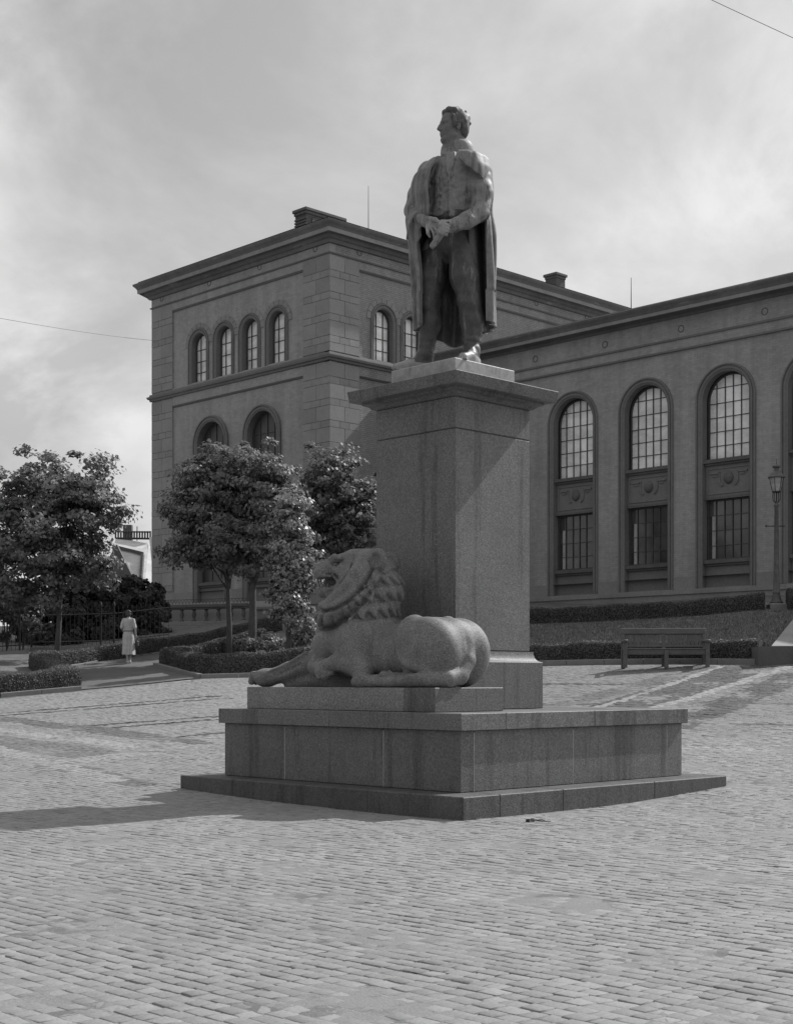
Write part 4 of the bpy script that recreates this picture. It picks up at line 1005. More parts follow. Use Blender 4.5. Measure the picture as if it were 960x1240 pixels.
def panes(F_, win, c_, hw, zb, zt, zs, cols, rows, rec, mat, single=True, bar=.014):
    """panes as objects between glazing bars"""
    sx = [c_ - hw + 2 * hw * x for x in cols]; sz = [zb + (zt - zb) * x for x in rows]; bars = MB(); joined = MB()
    for s in sx[1:-1]:
        top = zt if zs is None else zs + math.sqrt(max(0, hw ** 2 - (s - c_) ** 2))
        fbox(bars, F_, s - bar, s + bar, zb, min(top, zt), -rec - .01, -rec + .035)
    for z in sz[1:-1]:
        w_ = hw if zs is None or z < zs else math.sqrt(max(0, hw ** 2 - (z - zs) ** 2))
        fbox(bars, F_, c_ - w_, c_ + w_, z - bar * .8, z + bar * .8, -rec - .008, -rec + .03)
    o = arch(c_, hw, zb, zs) if zs is not None else [(c_ - hw, zb), (c_ - hw, zt), (c_ + hw, zt), (c_ + hw, zb)]
    sweep(bars, F_, o, [(-.05, -rec + .0), (-.05, -rec + .045), (0.02, -rec + .045)]); fbox(bars, F_, c_ - hw, c_ + hw, zb, zb + .06, -rec, -rec + .05)
    bars.build('glazing_bars', M['frame_dark'], win, off=OFF)
    for i in range(len(sx) - 1):
        for j in range(len(sz) - 1):
            poly = [(sx[i], sz[j]), (sx[i], sz[j + 1]), (sx[i + 1], sz[j + 1]), (sx[i + 1], sz[j])]
            key = None
            if zs is not None and sz[j + 1] > zs:
                poly = clip_arch(poly, c_, hw, zs)
                if not poly: continue
            elif single:
                key = (F_.ax, round(sx[i + 1] - sx[i], 3), round(sz[j + 1] - sz[j], 3), mat)
            mb = MB() if single else joined; n = len(poly)
            jz = rr.uniform(-.004, .004)
            if key:
                if key not in pane_cache:
                    w2, h2 = (sx[i + 1] - sx[i]) / 2, (sz[j + 1] - sz[j]) / 2; q = [(-w2, -h2), (-w2, h2), (w2, h2), (w2, -h2)]
                    v = [(0, s, z) if F_.ax == 1 else (s, 0, z) for s, z in q] + [(.006, s, z) if F_.ax == 1 else (s, .006, z) for s, z in q]
                    t = MB(); t.add(v, [(0, 1, 2, 3), (7, 6, 5, 4), (0, 4, 5, 1), (1, 5, 6, 2), (2, 6, 7, 3), (3, 7, 4, 0)]); pane_cache[key] = t.mesh('pane', M[mat])
                ob = bpy.data.objects.new('pane', pane_cache[key]); link(ob, win)
                p = F_((sx[i] + sx[i + 1]) / 2, (sz[j] + sz[j + 1]) / 2, -rec - .002); ob.location = tuple(p[k] - OFF[k] for k in range(3))
                ob.rotation_euler = (rr.uniform(-.012, .012), rr.uniform(-.012, .012), 0)
                continue
            v = [F_(s, z, -rec + jz * .3) for s, z in poly] + [F_(s, z, -rec - .006) for s, z in poly]
            f = [tuple(range(n)), tuple(range(n, 2 * n))[::-1]] + [(k, k + n, (k + 1) % n + n, (k + 1) % n) for k in range(n)]
            mb.add(v, f)
            if single: mb.build('pane', M[mat], win, off=OFF)
    if not single and joined.v: joined.build('panes', M[mat], win, off=OFF)
C6 = [0, .115, .29, .465, .64, .825, 1]
def part_empty(name, F_, s, z):
    p = F_(s, z, 0); o = empty(name, (p[0] - OFF[0], p[1] - OFF[1], p[2] - OFF[2])); o.parent = mus
    return o
class WinPart:                    # a window is a mesh part (its surround); everything else hangs under it as sub-parts
    pass
def big_window(F_, c_, dz=0.0, blind=False, lower=True):
    zb, zsp = 4.8, 11.38 + dz; hw = 1.0
    s = MB()
    pr = [(-.045, -.30), (-.045, .0), (0.0, .012), (.03, .05), (.085, .055), (.09, .02), (.14, .02), (.15, .065), (.20, .07), (.215, .0)]
    o = arch(c_, hw, zb, zsp); sweep(s, F_, o, pr)
    win = s.build('window', M['trim'], mus, off=OFF, angle=40)
    zt = zsp + hw
    # transom sill, spandrel panel, lower sill, apron
    t = MB(); fbox(t, F_, c_ - .96, c_ + .96, 9.18 + dz, 9.30 + dz, -.38, -.04); fbox(t, F_, c_ - .95, c_ + .95, 9.10 + dz, 9.179 + dz, -.38, -.12); t.build('window_sill', M['trim_dark'], win, off=OFF)
    t = MB(); fbox(t, F_, c_ - .95, c_ + .95, 5.64, 5.77, -.38, -.05); fbox(t, F_, c_ - .95, c_ + .95, 5.56, 5.639, -.38, -.13); t.build('window_sill', M['trim_dark'], win, off=OFF)
    t = MB(); fbox(t, F_, c_ - .95, c_ + .95, 7.90, 7.98, -.38, -.14); t.build('lintel', M['trim_dark'], win, off=OFF)
    t = MB(); fbox(t, F_, c_ - .95, c_ + .95, 7.982, 9.098 + dz, -.40, -.20)
    fr = [(c_ - .84, 8.10), (c_ - .84, 8.98 + dz), (c_ + .84, 8.98 + dz), (c_ + .84, 8.10), (c_ - .84, 8.10)]
    sweep(t, F_, fr, [(-.03, -.201), (-.02, -.17), (.02, -.17), (.03, -.201)])
    for sg in (-1, 1):
        fbox(t, F_, c_ + sg * .75 - (0 if sg < 0 else .36), c_ + sg * .75 + (.36 if sg < 0 else 0), 8.79 + dz, 8.85 + dz, -.2, -.155)
        fbox(t, F_, c_ + sg * .66 - (0 if sg < 0 else .2), c_ + sg * .66 + (.2 if sg < 0 else 0), 8.70 + dz, 8.74 + dz, -.2, -.165)
        pts = [(c_ + sg * (.22 + .16 * math.sin(a)), 8.66 + dz - .30 * math.cos(a)) for a in np.linspace(.1, 2.3, 9)]
        t.tube([F_(a, b, -.19) for a, b in pts], [.045] * 5 + [.035, .03, .025, .015], 6)
    t.build('spandrel_panel', M['trim'], win, off=OFF)
    t = MB(); p = F_(c_, 8.62 + dz, -.19)
    V = []; Fc = []; nn = 14
    for i in range(6):
        a = i / 5 * math.pi / 2
        for k in range(nn):
            b = 2 * math.pi * k / nn; V.append(F_(c_ + .19 * math.cos(a) * math.cos(b), 8.62 + dz + .22 * math.cos(a) * math.sin(b), -.19 + .12 * math.sin(a)))
    for i in range(5):
        for k in range(nn): Fc.append((i * nn + k, i * nn + (k + 1) % nn, (i + 1) * nn + (k + 1) % nn, (i + 1) * nn + k))
    t.add(V, Fc); t.build('medallion', M['trim_dark'], win, smooth=True, off=OFF)
    t = MB(); fbox(t, F_, c_ - .95, c_ + .95, 4.78, 5.558, -.40, -.22); fbox(t, F_, c_ - .95, c_ + .95, 4.79, 4.83, -.25, -.16)
    t.build('apron_panel', M['trim'], win, off=OFF)
    if blind:
        panes(F_, win, c_, .93, 9.30 + dz, zt, zsp, [0, .25, .5, .75, 1], [0, .35, .7, 1], .36, 'pane_blind', single=False, bar=.008)
        panes(F_, win, c_, .93, 5.77, 7.90, None, [0, .33, .66, 1], [0, .33, .66, 1], .36, 'pane_blind', single=False, bar=.008)
    else:
        panes(F_, win, c_, .93, 9.30 + dz, zt, zsp, C6, [0, .163, .326, .489, .652, .826, 1], .40, 'pane_pale')
        panes(F_, win, c_, .93, 5.77, 7.90, None, C6, [0, .24, .49, .74, 1], .36, 'pane_dark')
        t = MB(); z0 = 5.80
        for k in range(8):
            s0 = c_ + .74 - k * .02; fbox(t, F_, c_ + .60 + k * .022, c_ + .60 + k * .022 + .012, z0, 7.35 + .0 * k, -.352 + .004 * (k % 2), -.346 + .004 * (k % 2))
        t.build('curtain', M['curtain'], win, off=OFF)
    return (c_, hw + .044, zb, zsp)
# --- walls
Zg = 4.0
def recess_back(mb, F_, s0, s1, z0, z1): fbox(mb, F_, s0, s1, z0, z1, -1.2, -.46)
wc = [27.72 + 3.38 * k for k in range(-3, 4)]
wops = [big_window(FWING, c_) for c_ in wc]
wall = MB(); wall_band(wall, FWING, 12.0, TV, 5.22, 13.38, [(a, b, 5.22, d) for a, b, c, d in wops], .42)
fbox(wall, FWING, 12.0, TV, 13.38, 14.60, -.3, .05)
wall.build('wall', M['plaster_y'], mus, off=OFF)
t = MB(); cur = 12.0
for c_ in wc + [None]:
    e = (c_ - 1.22) if c_ else TV
    fbox(t, FWING, cur, e, 4.68, 5.22, -.3, .03); cur = (c_ + 1.22) if c_ else cur
fbox(t, FWING, 12.0, TV, 4.60, 4.70, -.3, .16); fbox(t, FWING, 12.0, TV, 3.6, 4.598, -.3, .10)
for c_ in wc: fbox(t, FWING, c_ - 1.219, c_ + 1.219, 4.70, 4.79, -.3, .05)
t.build('plinth', M['plinth_stone'], mus, off=OFF)
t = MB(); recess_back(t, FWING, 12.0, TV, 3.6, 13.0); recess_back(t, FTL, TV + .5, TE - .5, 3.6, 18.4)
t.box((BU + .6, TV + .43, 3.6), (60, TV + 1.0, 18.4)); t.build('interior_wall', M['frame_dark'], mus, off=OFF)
# frieze mouldings and cornice of the wing
t = MB()
sweep(t, FWING, [(12.0, 13.38), (TV, 13.38)], [(-.05, .0), (-.05, .09), (0, .10), (.03, .06)])
sweep(t, FWING, [(12.0, 13.76), (TV, 13.76)], [(-.04, .05), (-.04, .10), (0, .11), (.05, .05)])
t.build('frieze_moulding', M['trim'], mus, off=OFF, angle=30)
def cornice_run(F_, s0, s1, zb, h_, parent=mus):
    t = MB(); sweep(t, F_, [(s0, zb), (s1, zb)], [(-.12, .04), (-.10, .10), (-.02, .14), (0, .20), (.0, .50)]); t.build('cornice', M['cornice'], parent, off=OFF, angle=30)
    t = MB(); sweep(t, F_, [(s0, zb), (s1, zb)], [(0.001, .50), (0.001, .545), (.12, .555), (.125, .50)]); t.build('cornice_fascia', M['fascia'], parent, off=OFF)
    t = MB(); sweep(t, F_, [(s0, zb), (s1, zb)], [(.126, .50), (.13, .56), (.16, .575), (.22, .60), (.27, .66), (.30, .68), (h_ - .06, .70), (h_ - .05, .66), (h_, .62), (h_ + .30, -.9)]); t.build('gutter', M['cornice'], parent, off=OFF, angle=30)
cornice_run(FWING, 12.0, TV, 14.62, .42)
def roundels(F_, ss, z, out):
    for s in ss:
        t = MB(); V = []; Fc = []; n = 12
        for r_, o_ in ((.135, out), (.13, out + .015), (.105, out + .015), (.09, out - .02), (.02, out - .02)):
            for k in range(n): a = 2 * math.pi * k / n; V.append(F_(s + r_ * math.cos(a), z + r_ * math.sin(a), o_))
        for i in range(4):
            for k in range(n): Fc.append((i * n + k, i * n + (k + 1) % n, (i + 1) * n + (k + 1) % n, (i + 1) * n + k))
        t.add(V, Fc); t.add([F_(s, z, out - .02)] + [V[4 * n + k] for k in range(n)], [(0, 1 + k, 1 + (k + 1) % n) for k in range(n)]); t.build('roundel', M['trim_dark'], mus, off=OFF)
roundels(FWING, [29.53 - 1.69 + 3.38 * k - 1.69 for k in range(-3, 5)], 14.10, .05)
# --- tower
QW = 1.6
tl_big = [49.80, 46.33]
tops = [big_window(FTL, c_, .36, blind=True) for c_ in tl_big]
t = MB(); zst = 14.33
REC = .07
wall_band(t, FTL, TV + QW, TE - QW, 5.4, 13.73, [(a, b, 5.4, d) for a, b, c, d in tops], .42, out=-REC)
for s0, s1 in ((TV, TV + QW), (TE - QW, TE)): fbox(t, FTL, max(s0, TV + .03), s1, 3.6, 17.97, -.3, -.03)
fbox(t, FTL, TV + QW, TE - QW, 13.73, 14.5, -.3, -.002); fbox(t, FTL, TV, TE, 17.98, 19.2, -.3, -.0015)
small = [50.70, 48.93, 47.17, 45.40]
wall_band(t, FTL, TV + QW, TE - QW, 14.5, 17.98, [(c_, .56, 14.55, 16.14) for c_ in small], .42, out=-REC)
t.box((BU + .3, TE - .3, 3.6), (60, TE, 19.2))
t.build('tower_wall', M['plaster_y'], mus, off=OFF)
t = MB()
fbox(t, FTR, BU + .03, BU + QW, 3.6, 17.97, -.3, -.031); fbox(t, FTR, BU + QW, 60, 13.73, 14.5, -.3, -.002); fbox(t, FTR, BU + .06, 60, 17.98, 19.2, -.3, -.0015)
wall_band(t, FTR, BU + QW, 60, 14.5, 17.98, [(40.67, .56, 14.55, 16.14), (42.35, .56, 14.55, 16.14)], .42, out=-REC)
wall_band(t, FTR, BU + QW, 60, 3.6, 13.73, [], .42, out=-REC)
t.build('tower_side_wall', M['plaster_x'], mus, off=OFF)
t = MB(); cur = TV
for c_ in sorted(tl_big) + [None]:
    e = (c_ - 1.22) if c_ else TE
    fbox(t, FTL, cur, e, 4.68, 5.40, -.3, .04); cur = (c_ + 1.22) if c_ else cur
fbox(t, FTL, TV - .15, TE, 4.55, 4.70, -.3, .15); fbox(t, FTL, TV - .1, TE, 3.4, 4.548, -.3, .10)
fbox(t, FTR, BU, WU, 4.68, 5.40, -.3, .038); fbox(t, FTR, BU - .148, WU, 4.552, 4.70, -.3, .148); fbox(t, FTR, BU - .098, WU, 3.4, 4.55, -.3, .098)
for c_ in tl_big: fbox(t, FTL, c_ - 1.219, c_ + 1.219, 4.70, 4.79, -.3, .05)
t.build('tower_plinth', M['plinth_stone'], mus, off=OFF)
def small_window(F_, c_, o):
    s = MB(); sweep(s, F_, arch(c_, .54, 14.47, 16.14), [(-.02, -.38 + .003 * o), (-.02, -REC), (.0, -REC + .02), (.04, -.02), (.09, -.015), (.10, -.05), (.13, -.05), (.14, -.005), (.19, 0), (.20, -REC)])
    win = s.build('arched_window', M['trim'], mus, off=OFF, angle=40)
    v = MB(); n = 9
    for i in range(n):
        a0 = math.pi * i / n + .012; a1 = math.pi * (i + 1) / n - .012
        ps = [(.215, a0), (.42, a0), (.42, (a0 + a1) / 2), (.42, a1), (.215, a1), (.215, (a0 + a1) / 2)]
        V = [(c_ - (.54 + d) * math.cos(a), 16.14 + (.54 + d) * math.sin(a)) for d, a in ps]
        k = len(V); v.add([F_(s_, z_, -REC + .03 + .004 * o) for s_, z_ in V] + [F_(s_, z_, -REC - .01) for s_, z_ in V], [tuple(range(k))] + [(j, j + k, (j + 1) % k + k, (j + 1) % k) for j in range(k)])
    vo = v.build('voussoirs', M['quoin'], win, off=OFF); tag(vo, kind='stuff')
    panes(F_, win, c_, .50, 14.56, 16.66, 16.14, [0, .30, .68, 1], [0, .21, .44, .68, 1], .34, 'pane_pale', single=False, bar=.017)
for i, c_ in enumerate(small): small_window(FTL, c_, i % 2)
for i, c_ in enumerate((40.67, 42.35)): small_window(FTR, c_, i)
# string course, frieze lines, cornice of the tower; carried round the corner
def corner_run(name, mat, prof, z):
    """profile swept along the far end of the left face, round the near corner and along the right face"""
    V = []; k = len(prof); Fc = []
    for (x, y, dx, dy) in ((BU, TE, -1, 1), (BU, TV, -1, -1), (60, TV, 0, -1)):
        for d, o_ in prof: V.append((x + dx * o_, y + dy * o_, z + d))
    for i in range(2):
        for j in range(k - 1): Fc.append((i * k + j, i * k + j + 1, (i + 1) * k + j + 1, (i + 1) * k + j))
    V += [(60, TE, z + prof[-1][0]), (BU, TE, z + prof[0][0])]
    Fc.append(tuple(range(k)) )
    t = MB(); t.add(V, Fc)
    for d, o_ in (prof[0], prof[-1]): pass
    return t.build(name, M[mat], mus, off=OFF, angle=35)
corner_run('string_course', 'trim', [(-.22, .0), (-.20, .06), (-.12, .08), (-.10, .14), (-.03, .17), (0, .17), (.03, .08), (.10, .07), (.13, .0)], zst)
corner_run('string_line', 'trim', [(-.05, .0), (-.04, .05), (0, .07), (.04, .0)], 18.36)
t = MB()
for z in (13.73, 17.98):
    sweep(t, FTL, [(TV + QW, z), (TE - QW, z)], [(-.07, -REC), (-.06, -.02), (-.0, .03), (.02, .0)])
    sweep(t, FTR, [(BU + QW, z), (58, z)], [(-.07, -REC), (-.06, -.02), (-.0, .03), (.02, .0)])
t.build('panel_moulding', M['trim'], mus, off=OFF, angle=30)
corner_run('tower_cornice', 'cornice', [(-.30, .0), (-.28, .08), (-.16, .12), (-.12, .20), (.0, .26), (0, .42)], 19.02)
corner_run('tower_fascia', 'fascia', [(.001, .42), (.001, .455), (.16, .465), (.165, .42)], 19.02)
corner_run('tower_gutter', 'cornice', [(.166, .42), (.17, .47), (.22, .49), (.28, .54), (.34, .60), (.42, .62), (.44, .58), (.47, .50), (.60, .0)], 19.02)
roundels(FTL, [42.95, 46.44, 49.87, 53.37], 18.66, 0.0); roundels(FTR, [39.25, 43.0, 46.6, 50.2, 53.9], 18.66, 0.0)
# quoins: incised ashlar strips, every block its own piece
qcache = {}
def quoin_strip(F_, s0, s1, flip):
    per = .86
    for base, top in ((5.42, 14.08), (14.50, 18.28)):
        z = top; tall = True
        while z > base + .05:
            h_ = .585 if tall else .275
            if z - h_ < base: h_ = z - base
            W_ = s1 - s0; cuts = [0, .5, 1] if tall else [0, .34, .67, 1]
            if flip: cuts = [1 - c for c in cuts][::-1]
            for a, b in zip(cuts[:-1], cuts[1:]):
                ww, hh = (b - a) * W_ - .014, h_ - .014
                if hh < .05: continue
                key = (F_.ax, round(ww, 3), round(hh, 3))
                if key not in qcache:
                    t = MB(); A_, B_ = ((-.04, -ww / 2, -hh / 2), (.03, ww / 2, hh / 2)) if F_.ax == 1 else ((-ww / 2, -.04, -hh / 2), (ww / 2, .03, hh / 2))
                    t.bbox(A_, B_, .005); qcache[key] = t.mesh('quoin_block', M['quoin'])
                ob = bpy.data.objects.new('quoin_block', qcache[key]); link(ob, mus)
                p = F_(s0 + (a + b) / 2 * W_, z - h_ / 2, -.034 + rr.uniform(-.003, .003)); ob.location = tuple(p[k] - OFF[k] for k in range(3))
            z -= h_; tall = not tall
quoin_strip(FTL, TV + .002, TV + QW, False); quoin_strip(FTL, TE - QW, TE, True); quoin_strip(FTR, BU + .002, BU + QW, True)
# roofs, chimneys, rods, rain pipe
t = MB(); e = .45
t.add([(BU - e, TV - e, 19.55), (60, TV - e, 19.55), (60, TE + e, 19.55), (BU - e, TE + e, 19.55), (BU + 5, (TV + TE) / 2, 20.5), (55, (TV + TE) / 2, 20.5)], [(0, 1, 5, 4), (1, 2, 5), (2, 3, 4, 5), (3, 0, 4)]); t.build('roof', M['slate'], mus, off=OFF)
t = MB(); t.add([(WU - .6, 12, 15.05), (WU - .6, TV - .3, 15.05), (51, TV - .3, 16.2), (51, 12, 16.2), (60, 12, 15.0), (60, TV - .3, 15.0)], [(0, 3, 2, 1), (3, 4, 5, 2), (0, 1, 5, 4)]); t.build('roof', M['slate'], mus, off=OFF)
t = MB(); t.box((WU + .3, 12, 3.6), (60, 12.3, 15.0)); t.box((59.7, 12, 3.6), (60, TE, 15)); t.build('end_wall', M['plaster_x'], mus, off=OFF)
t = MB(); t.box((39.0, 45.06, 19.6), (41.1, 45.75, 21.0)); ch = t.build('chimney', M['chimney'], mus, off=OFF)
t = MB(); t.bbox((38.9, 44.96, 21.0), (41.2, 45.85, 21.13), .02); t.bbox((38.95, 45.01, 20.88), (41.15, 45.8, 20.998), .02)
for i in range(7): t.box((38.965, 45.03, 19.95 + i * .12), (38.998, 45.78, 20.01 + i * .12))
for i in range(3): t.bbox((39.3 + i * .62, 45.015, 20.1), (39.75 + i * .62, 45.058, 20.75), .01)
t.build('chimney_cap', M['trim_dark'], ch, off=OFF)
x, y = 53.4, 43.6
t = MB(); t.box((x - .33, y - .33, 19.3), (x + .33, y + .33, 20.75)); t.box((x - .40, y - .40, 19.3), (x + .40, y + .40, 20.0)); ch = t.build('chimney', M['chimney'], mus, off=OFF)
t = MB(); t.bbox((x - .42, y - .42, 20.75), (x + .42, y + .42, 20.88), .02); t.bbox((x - .36, y - .36, 20.64), (x + .36, y + .36, 20.748), .01); t.build('chimney_cap', M['trim_dark'], ch, off=OFF)
t = MB(); a = at(446, 272, 60); b = at(446, 225, 60); t.tube([(a[0], a[1], 19.7), b], [.022, .010], 5); t.build('lightning_rod', M['iron'], mus, off=OFF)
t = MB(); a = at(764, 376, 53.5); b = at(764, 336, 53.5); t.tube([(a[0], a[1], 15.0), b], [.022, .010], 5); t.build('lightning_rod', M['iron'], mus, off=OFF)
t = MB(); t.tube([(WU - .12, TV - .16, 14.3), (WU - .12, TV - .16, 18.9)], .06, 8); t.build('rain_pipe', M['fascia'], mus, off=OFF, smooth=True)

# ---------------------------------------------------------------- foliage
def leaves(name, P, N, size, mat, parent=None, tint=(.75, 1.25), long=1.35, droop=.35):
    """one small folded leaf at each point, facing roughly along N"""
    n = len(P); N = N + RNG.normal(0, .55, (n, 3)); N /= np.linalg.norm(N, axis=1, keepdims=True)
    t = RNG.normal(0, 1, (n, 3)); t[:, 2] -= droop; t -= (t * N).sum(1, keepdims=True) * N; t /= np.linalg.norm(t, axis=1, keepdims=True)
    b = np.cross(N, t); s = (size * RNG.uniform(.65, 1.25, n))[:, None]
    V = np.stack([P - t * s * .5 * long, P + b * s * .5 - t * s * .1, P + t * s * .5 * long - N * s * .12, P - b * s * .5 - t * s * .1], 1)
    Q = np.arange(n * 4).reshape(n, 4)
    o = npmesh(name, V.reshape(-1, 3), Q, M[mat], parent, smooth=False, attr=np.repeat(RNG.uniform(tint[0], tint[1], n), 4)); return o
def tree(name, label, base, trunk, blobs, nleaf, size, mat='leaf', group=None, lean=(0, 0), stake=None, ncl=60, spread=.2):
    """trunk: (height, r0, r1); blobs: (dx, dy, dz, rx, ry, rz) relative to base, camera-aligned (dx right, dy away)"""
    root = empty(name, base, RZ, label=label, cat='tree', group=group)
    h, r0, r1 = trunk; lx_, ly_ = lean; t = MB(); rg = random.Random(hash(label) % 1000 if False else len(label))
    top = (lx_, ly_, h)
    t.tube([(0, 0, -.1), (lx_ * .3 + .02, ly_ * .3, h * .35), (lx_ * .7 - .02, ly_ * .7, h * .7), top], [r0 * 1.25, r0, (r0 + r1) / 2, r1], 9)
    for (dx, dy, dz, rx, ry, rz) in blobs:
        for i in range(4):
            q = (dx + rg.uniform(-.6, .6) * rx, dy + rg.uniform(-.6, .6) * ry, dz + rg.uniform(-.3, .7) * rz)
            mid_ = ((top[0] + q[0]) / 2 + rg.uniform(-.15, .15), (top[1] + q[1]) / 2, (top[2] * .55 + q[2] * .45))
            t.tube([(lx_ * .8, ly_ * .8, h * rg.uniform(.7, .98)), mid_, q], [r1 * .7, r1 * .4, .012], 6)
    t.build('trunk', M['bark'], root, smooth=True)
    vol = np.array([b[3] * b[4] * b[5] for b in blobs]) ** .67; vol /= vol.sum(); PP = []; NN = []
    for b, v in zip(blobs, vol):
        k = max(4, int(ncl * v)); c = np.array(b[:3]); rad = np.array(b[3:])
        d = RNG.normal(0, 1, (k, 3)); d /= np.linalg.norm(d, axis=1, keepdims=True); sdv = RNG.uniform(0, 50); rad = rad * (1 + .55 * np.array([mno.noise(tuple(q * 1.9 + sdv)) for q in d]))[:, None]
        rr_ = (RNG.uniform(.05, 1.15, k) ** .5 + .22 * (RNG.uniform(0, 1, k) > .90))[:, None]; cc = c + d * rad * rr_
        m_ = int(nleaf * v / k)
        for i in range(k):
            sp_ = spread * RNG.uniform(.45, 1.5); e = RNG.normal(0, 1, (m_, 3)); e /= np.linalg.norm(e, axis=1, keepdims=True)
            q = cc[i] + e * sp_ * np.array([1.35, 1.35, .70]) * (RNG.uniform(.02, 1.2, (m_, 1)) ** .6); PP.append(q); NN.append(d[i] * .8 + e * .6 + np.array([0, 0, .55]))
    o = leaves('crown', np.concatenate(PP), np.concatenate(NN), size, mat, root); tag(o, kind='stuff') if False else None
    return root
def tb(px, py_mid, Y, base, wpx, hpx, depth):   # a blob given by where its outline is seen, at true distance Y
    dy = 0; k = Y / F; bx, by = w2c(base[0], base[1])
    return ((px - 480) * k - bx, Y - by, EYE + (HZ - py_mid) * k - base[2], wpx * k / 2, depth, hpx * k / 2)
B = gpt(68, 46.6)
tree('lime_tree', 'broad dark lime tree at the left edge of the picture, trunk behind the far hedge', B, (3.0, .085, .065),
     [tb(75, 590, 47, B, 118, 88, 1.5), tb(30, 625, 46.6, B, 90, 110, 1.5), tb(108, 622, 46.8, B, 84, 84, 1.3), tb(60, 670, 46.2, B, 120, 90, 1.5), tb(-30, 650, 47, B, 110, 150, 1.5), tb(105, 680, 46.4, B, 74, 70, 1.0), tb(20, 715, 46, B, 80, 60, 1.1)], 46000, .105, 'leaf', 'trees in front of the museum', (.22, 0), ncl=420, spread=.30)
B = gpt(277, 44)
tree('lime_tree', 'leafy lime tree in front of the two large tower windows, thin trunk before the balustrade', B, (2.7, .085, .06),
     [tb(268, 580, 44, B, 100, 80, 1.3), tb(236, 632, 44, B, 76, 90, 1.2), tb(290, 625, 43.6, B, 90, 100, 1.3), tb(262, 668, 43.8, B, 110, 56, 1.2), tb(300, 562, 44, B, 56, 50, .9)], 38000, .092, 'leaf', 'trees in front of the museum', (.0, 0), ncl=330, spread=.27)
B = gpt(304, 42.5)
tree('lime_tree', 'lime tree with a thick dark trunk inside the triangular hedge, right of the thin one', B, (2.6, .12, .08),
     [tb(322, 588, 42.4, B, 72, 80, 1.1), tb(338, 630, 42.4, B, 70, 90, 1.1), tb(300, 660, 42.2, B, 80, 70, 1.0)], 20000, .092, 'leaf', 'trees in front of the museum', (.1, 0), ncl=190, spread=.25)
B = gpt(414, 50)
tree('lime_tree', 'rounded lime tree seen between the columnar tree and the pedestal, above the lion', B, (2.6, .12, .08),
     [tb(398, 590, 50, B, 74, 84, 1.3), tb(432, 612, 49.6, B, 62, 92, 1.2), tb(385, 628, 49.8, B, 58, 70, 1.1), tb(412, 650, 50, B, 88, 60, 1.2), tb(402, 562, 50, B, 50, 44, .9)], 26000, .10, 'leaf', 'trees in front of the museum', (0, 0), ncl=230, spread=.28)
B = gpt(347, 39.6)
tree('columnar_tree', 'narrow columnar tree with pale leaves tied to a stake beside the lion head', B, (1.6, .055, .045),
     [tb(352, 632, 39.6, B, 36, 56, .45), tb(353, 668, 39.6, B, 50, 62, .55), tb(347, 702, 39.6, B, 52, 66, .55), tb(345, 732, 39.5, B, 46, 50, .45), tb(366, 690, 39.5, B, 28, 80, .35), tb(350, 745, 39.4, B, 30, 26, .3), tb(352, 610, 39.6, B, 30, 40, .4)], 22000, .082, 'leaf_pale', None, (.05, 0), ncl=230, spread=.16)
t = MB(); t.tube([(B[0] + .10, B[1] - .05, B[2] - .05), (B[0] + .10, B[1] - .05, B[2] + 1.25)], .04, 8)
stk = t.build('tree_stake', M['wood'], None, smooth=True, off=None); tag(stk, 'short wooden stake beside the stem of the columnar tree', 'stake')
def bush(name, label, blobs, n, size, mat, ncl=40, sp=.2, cat='bush'):
    c = np.array(blobs[0][:3]); b0 = (c[0], c[1], gw(c[0], c[1])); root = empty(name, b0, RZ, label=label, cat=cat)
    PP = []; NN = []; t = MB(); R3 = np.array([[CA, -SA, 0], [SA, CA, 0], [0, 0, 1.]])
    # blobs in world coords -> local
    for (x, y, z, rx, ry, rz) in blobs:
        l = R3 @ (np.array([x, y, z]) - np.array(b0)); l = np.array([(x - b0[0]) * CA - (y - b0[1]) * SA, (x - b0[0]) * SA + (y - b0[1]) * CA, z - b0[2]])
        k = max(3, ncl // len(blobs)); d = RNG.normal(0, 1, (k, 3)); d /= np.linalg.norm(d, axis=1, keepdims=True); cc = l + d * np.array([rx, ry, rz]) * RNG.uniform(.5, 1, k)[:, None]
        m_ = n // (len(blobs) * k)
        for i in range(k):
            e = RNG.normal(0, 1, (m_, 3)); e /= np.linalg.norm(e, axis=1, keepdims=True)
            PP.append(cc[i] + e * sp * RNG.uniform(.3, 1, (m_, 1)) ** .5); NN.append(d[i] + e * .5 + np.array([0, 0, .4]))
            if i % 3 == 0: t.tube([(l[0] * .8, l[1] * .8, 0), tuple((l + cc[i]) / 2), tuple(cc[i])], [.014, .010, .004], 5)
    t.build('stems', M['bark'], root); leaves('foliage', np.concatenate(PP), np.concatenate(NN), size, mat, root); return root
def wb(px, py, Y, w_, h_, d_): p = at(px, py, Y); return (p[0], p[1], p[2], w_ * Y / F / 2, d_, h_ * Y / F / 2)
bush('dark_shrub', 'dark evergreen shrub behind the railing, to the right of the walking woman', [wb(168, 722, 55, 60, 56, .9), wb(184, 742, 55, 44, 66, .8), wb(155, 748, 55, 60, 66, .9), wb(175, 765, 54, 60, 30, .6)], 15000, .12, 'leaf_dark', 130, .26)
bush('dark_shrub', 'dark evergreen shrub behind the railing, directly behind the walking woman', [wb(128, 725, 54, 60, 80, 1.0), wb(105, 740, 54, 54, 80, .9), wb(130, 765, 53, 60, 40, .8)], 15000, .12, 'leaf_dark', 130, .26)
bush('dark_shrub', 'dark shrub behind the railing under the big left tree', [wb(62, 740, 53, 80, 74, 1.0), wb(85, 730, 53, 44, 84, .8), wb(30, 750, 53, 70, 60, .9), wb(60, 772, 52, 90, 26, .6)], 14000, .12, 'leaf_dark', 120, .26)
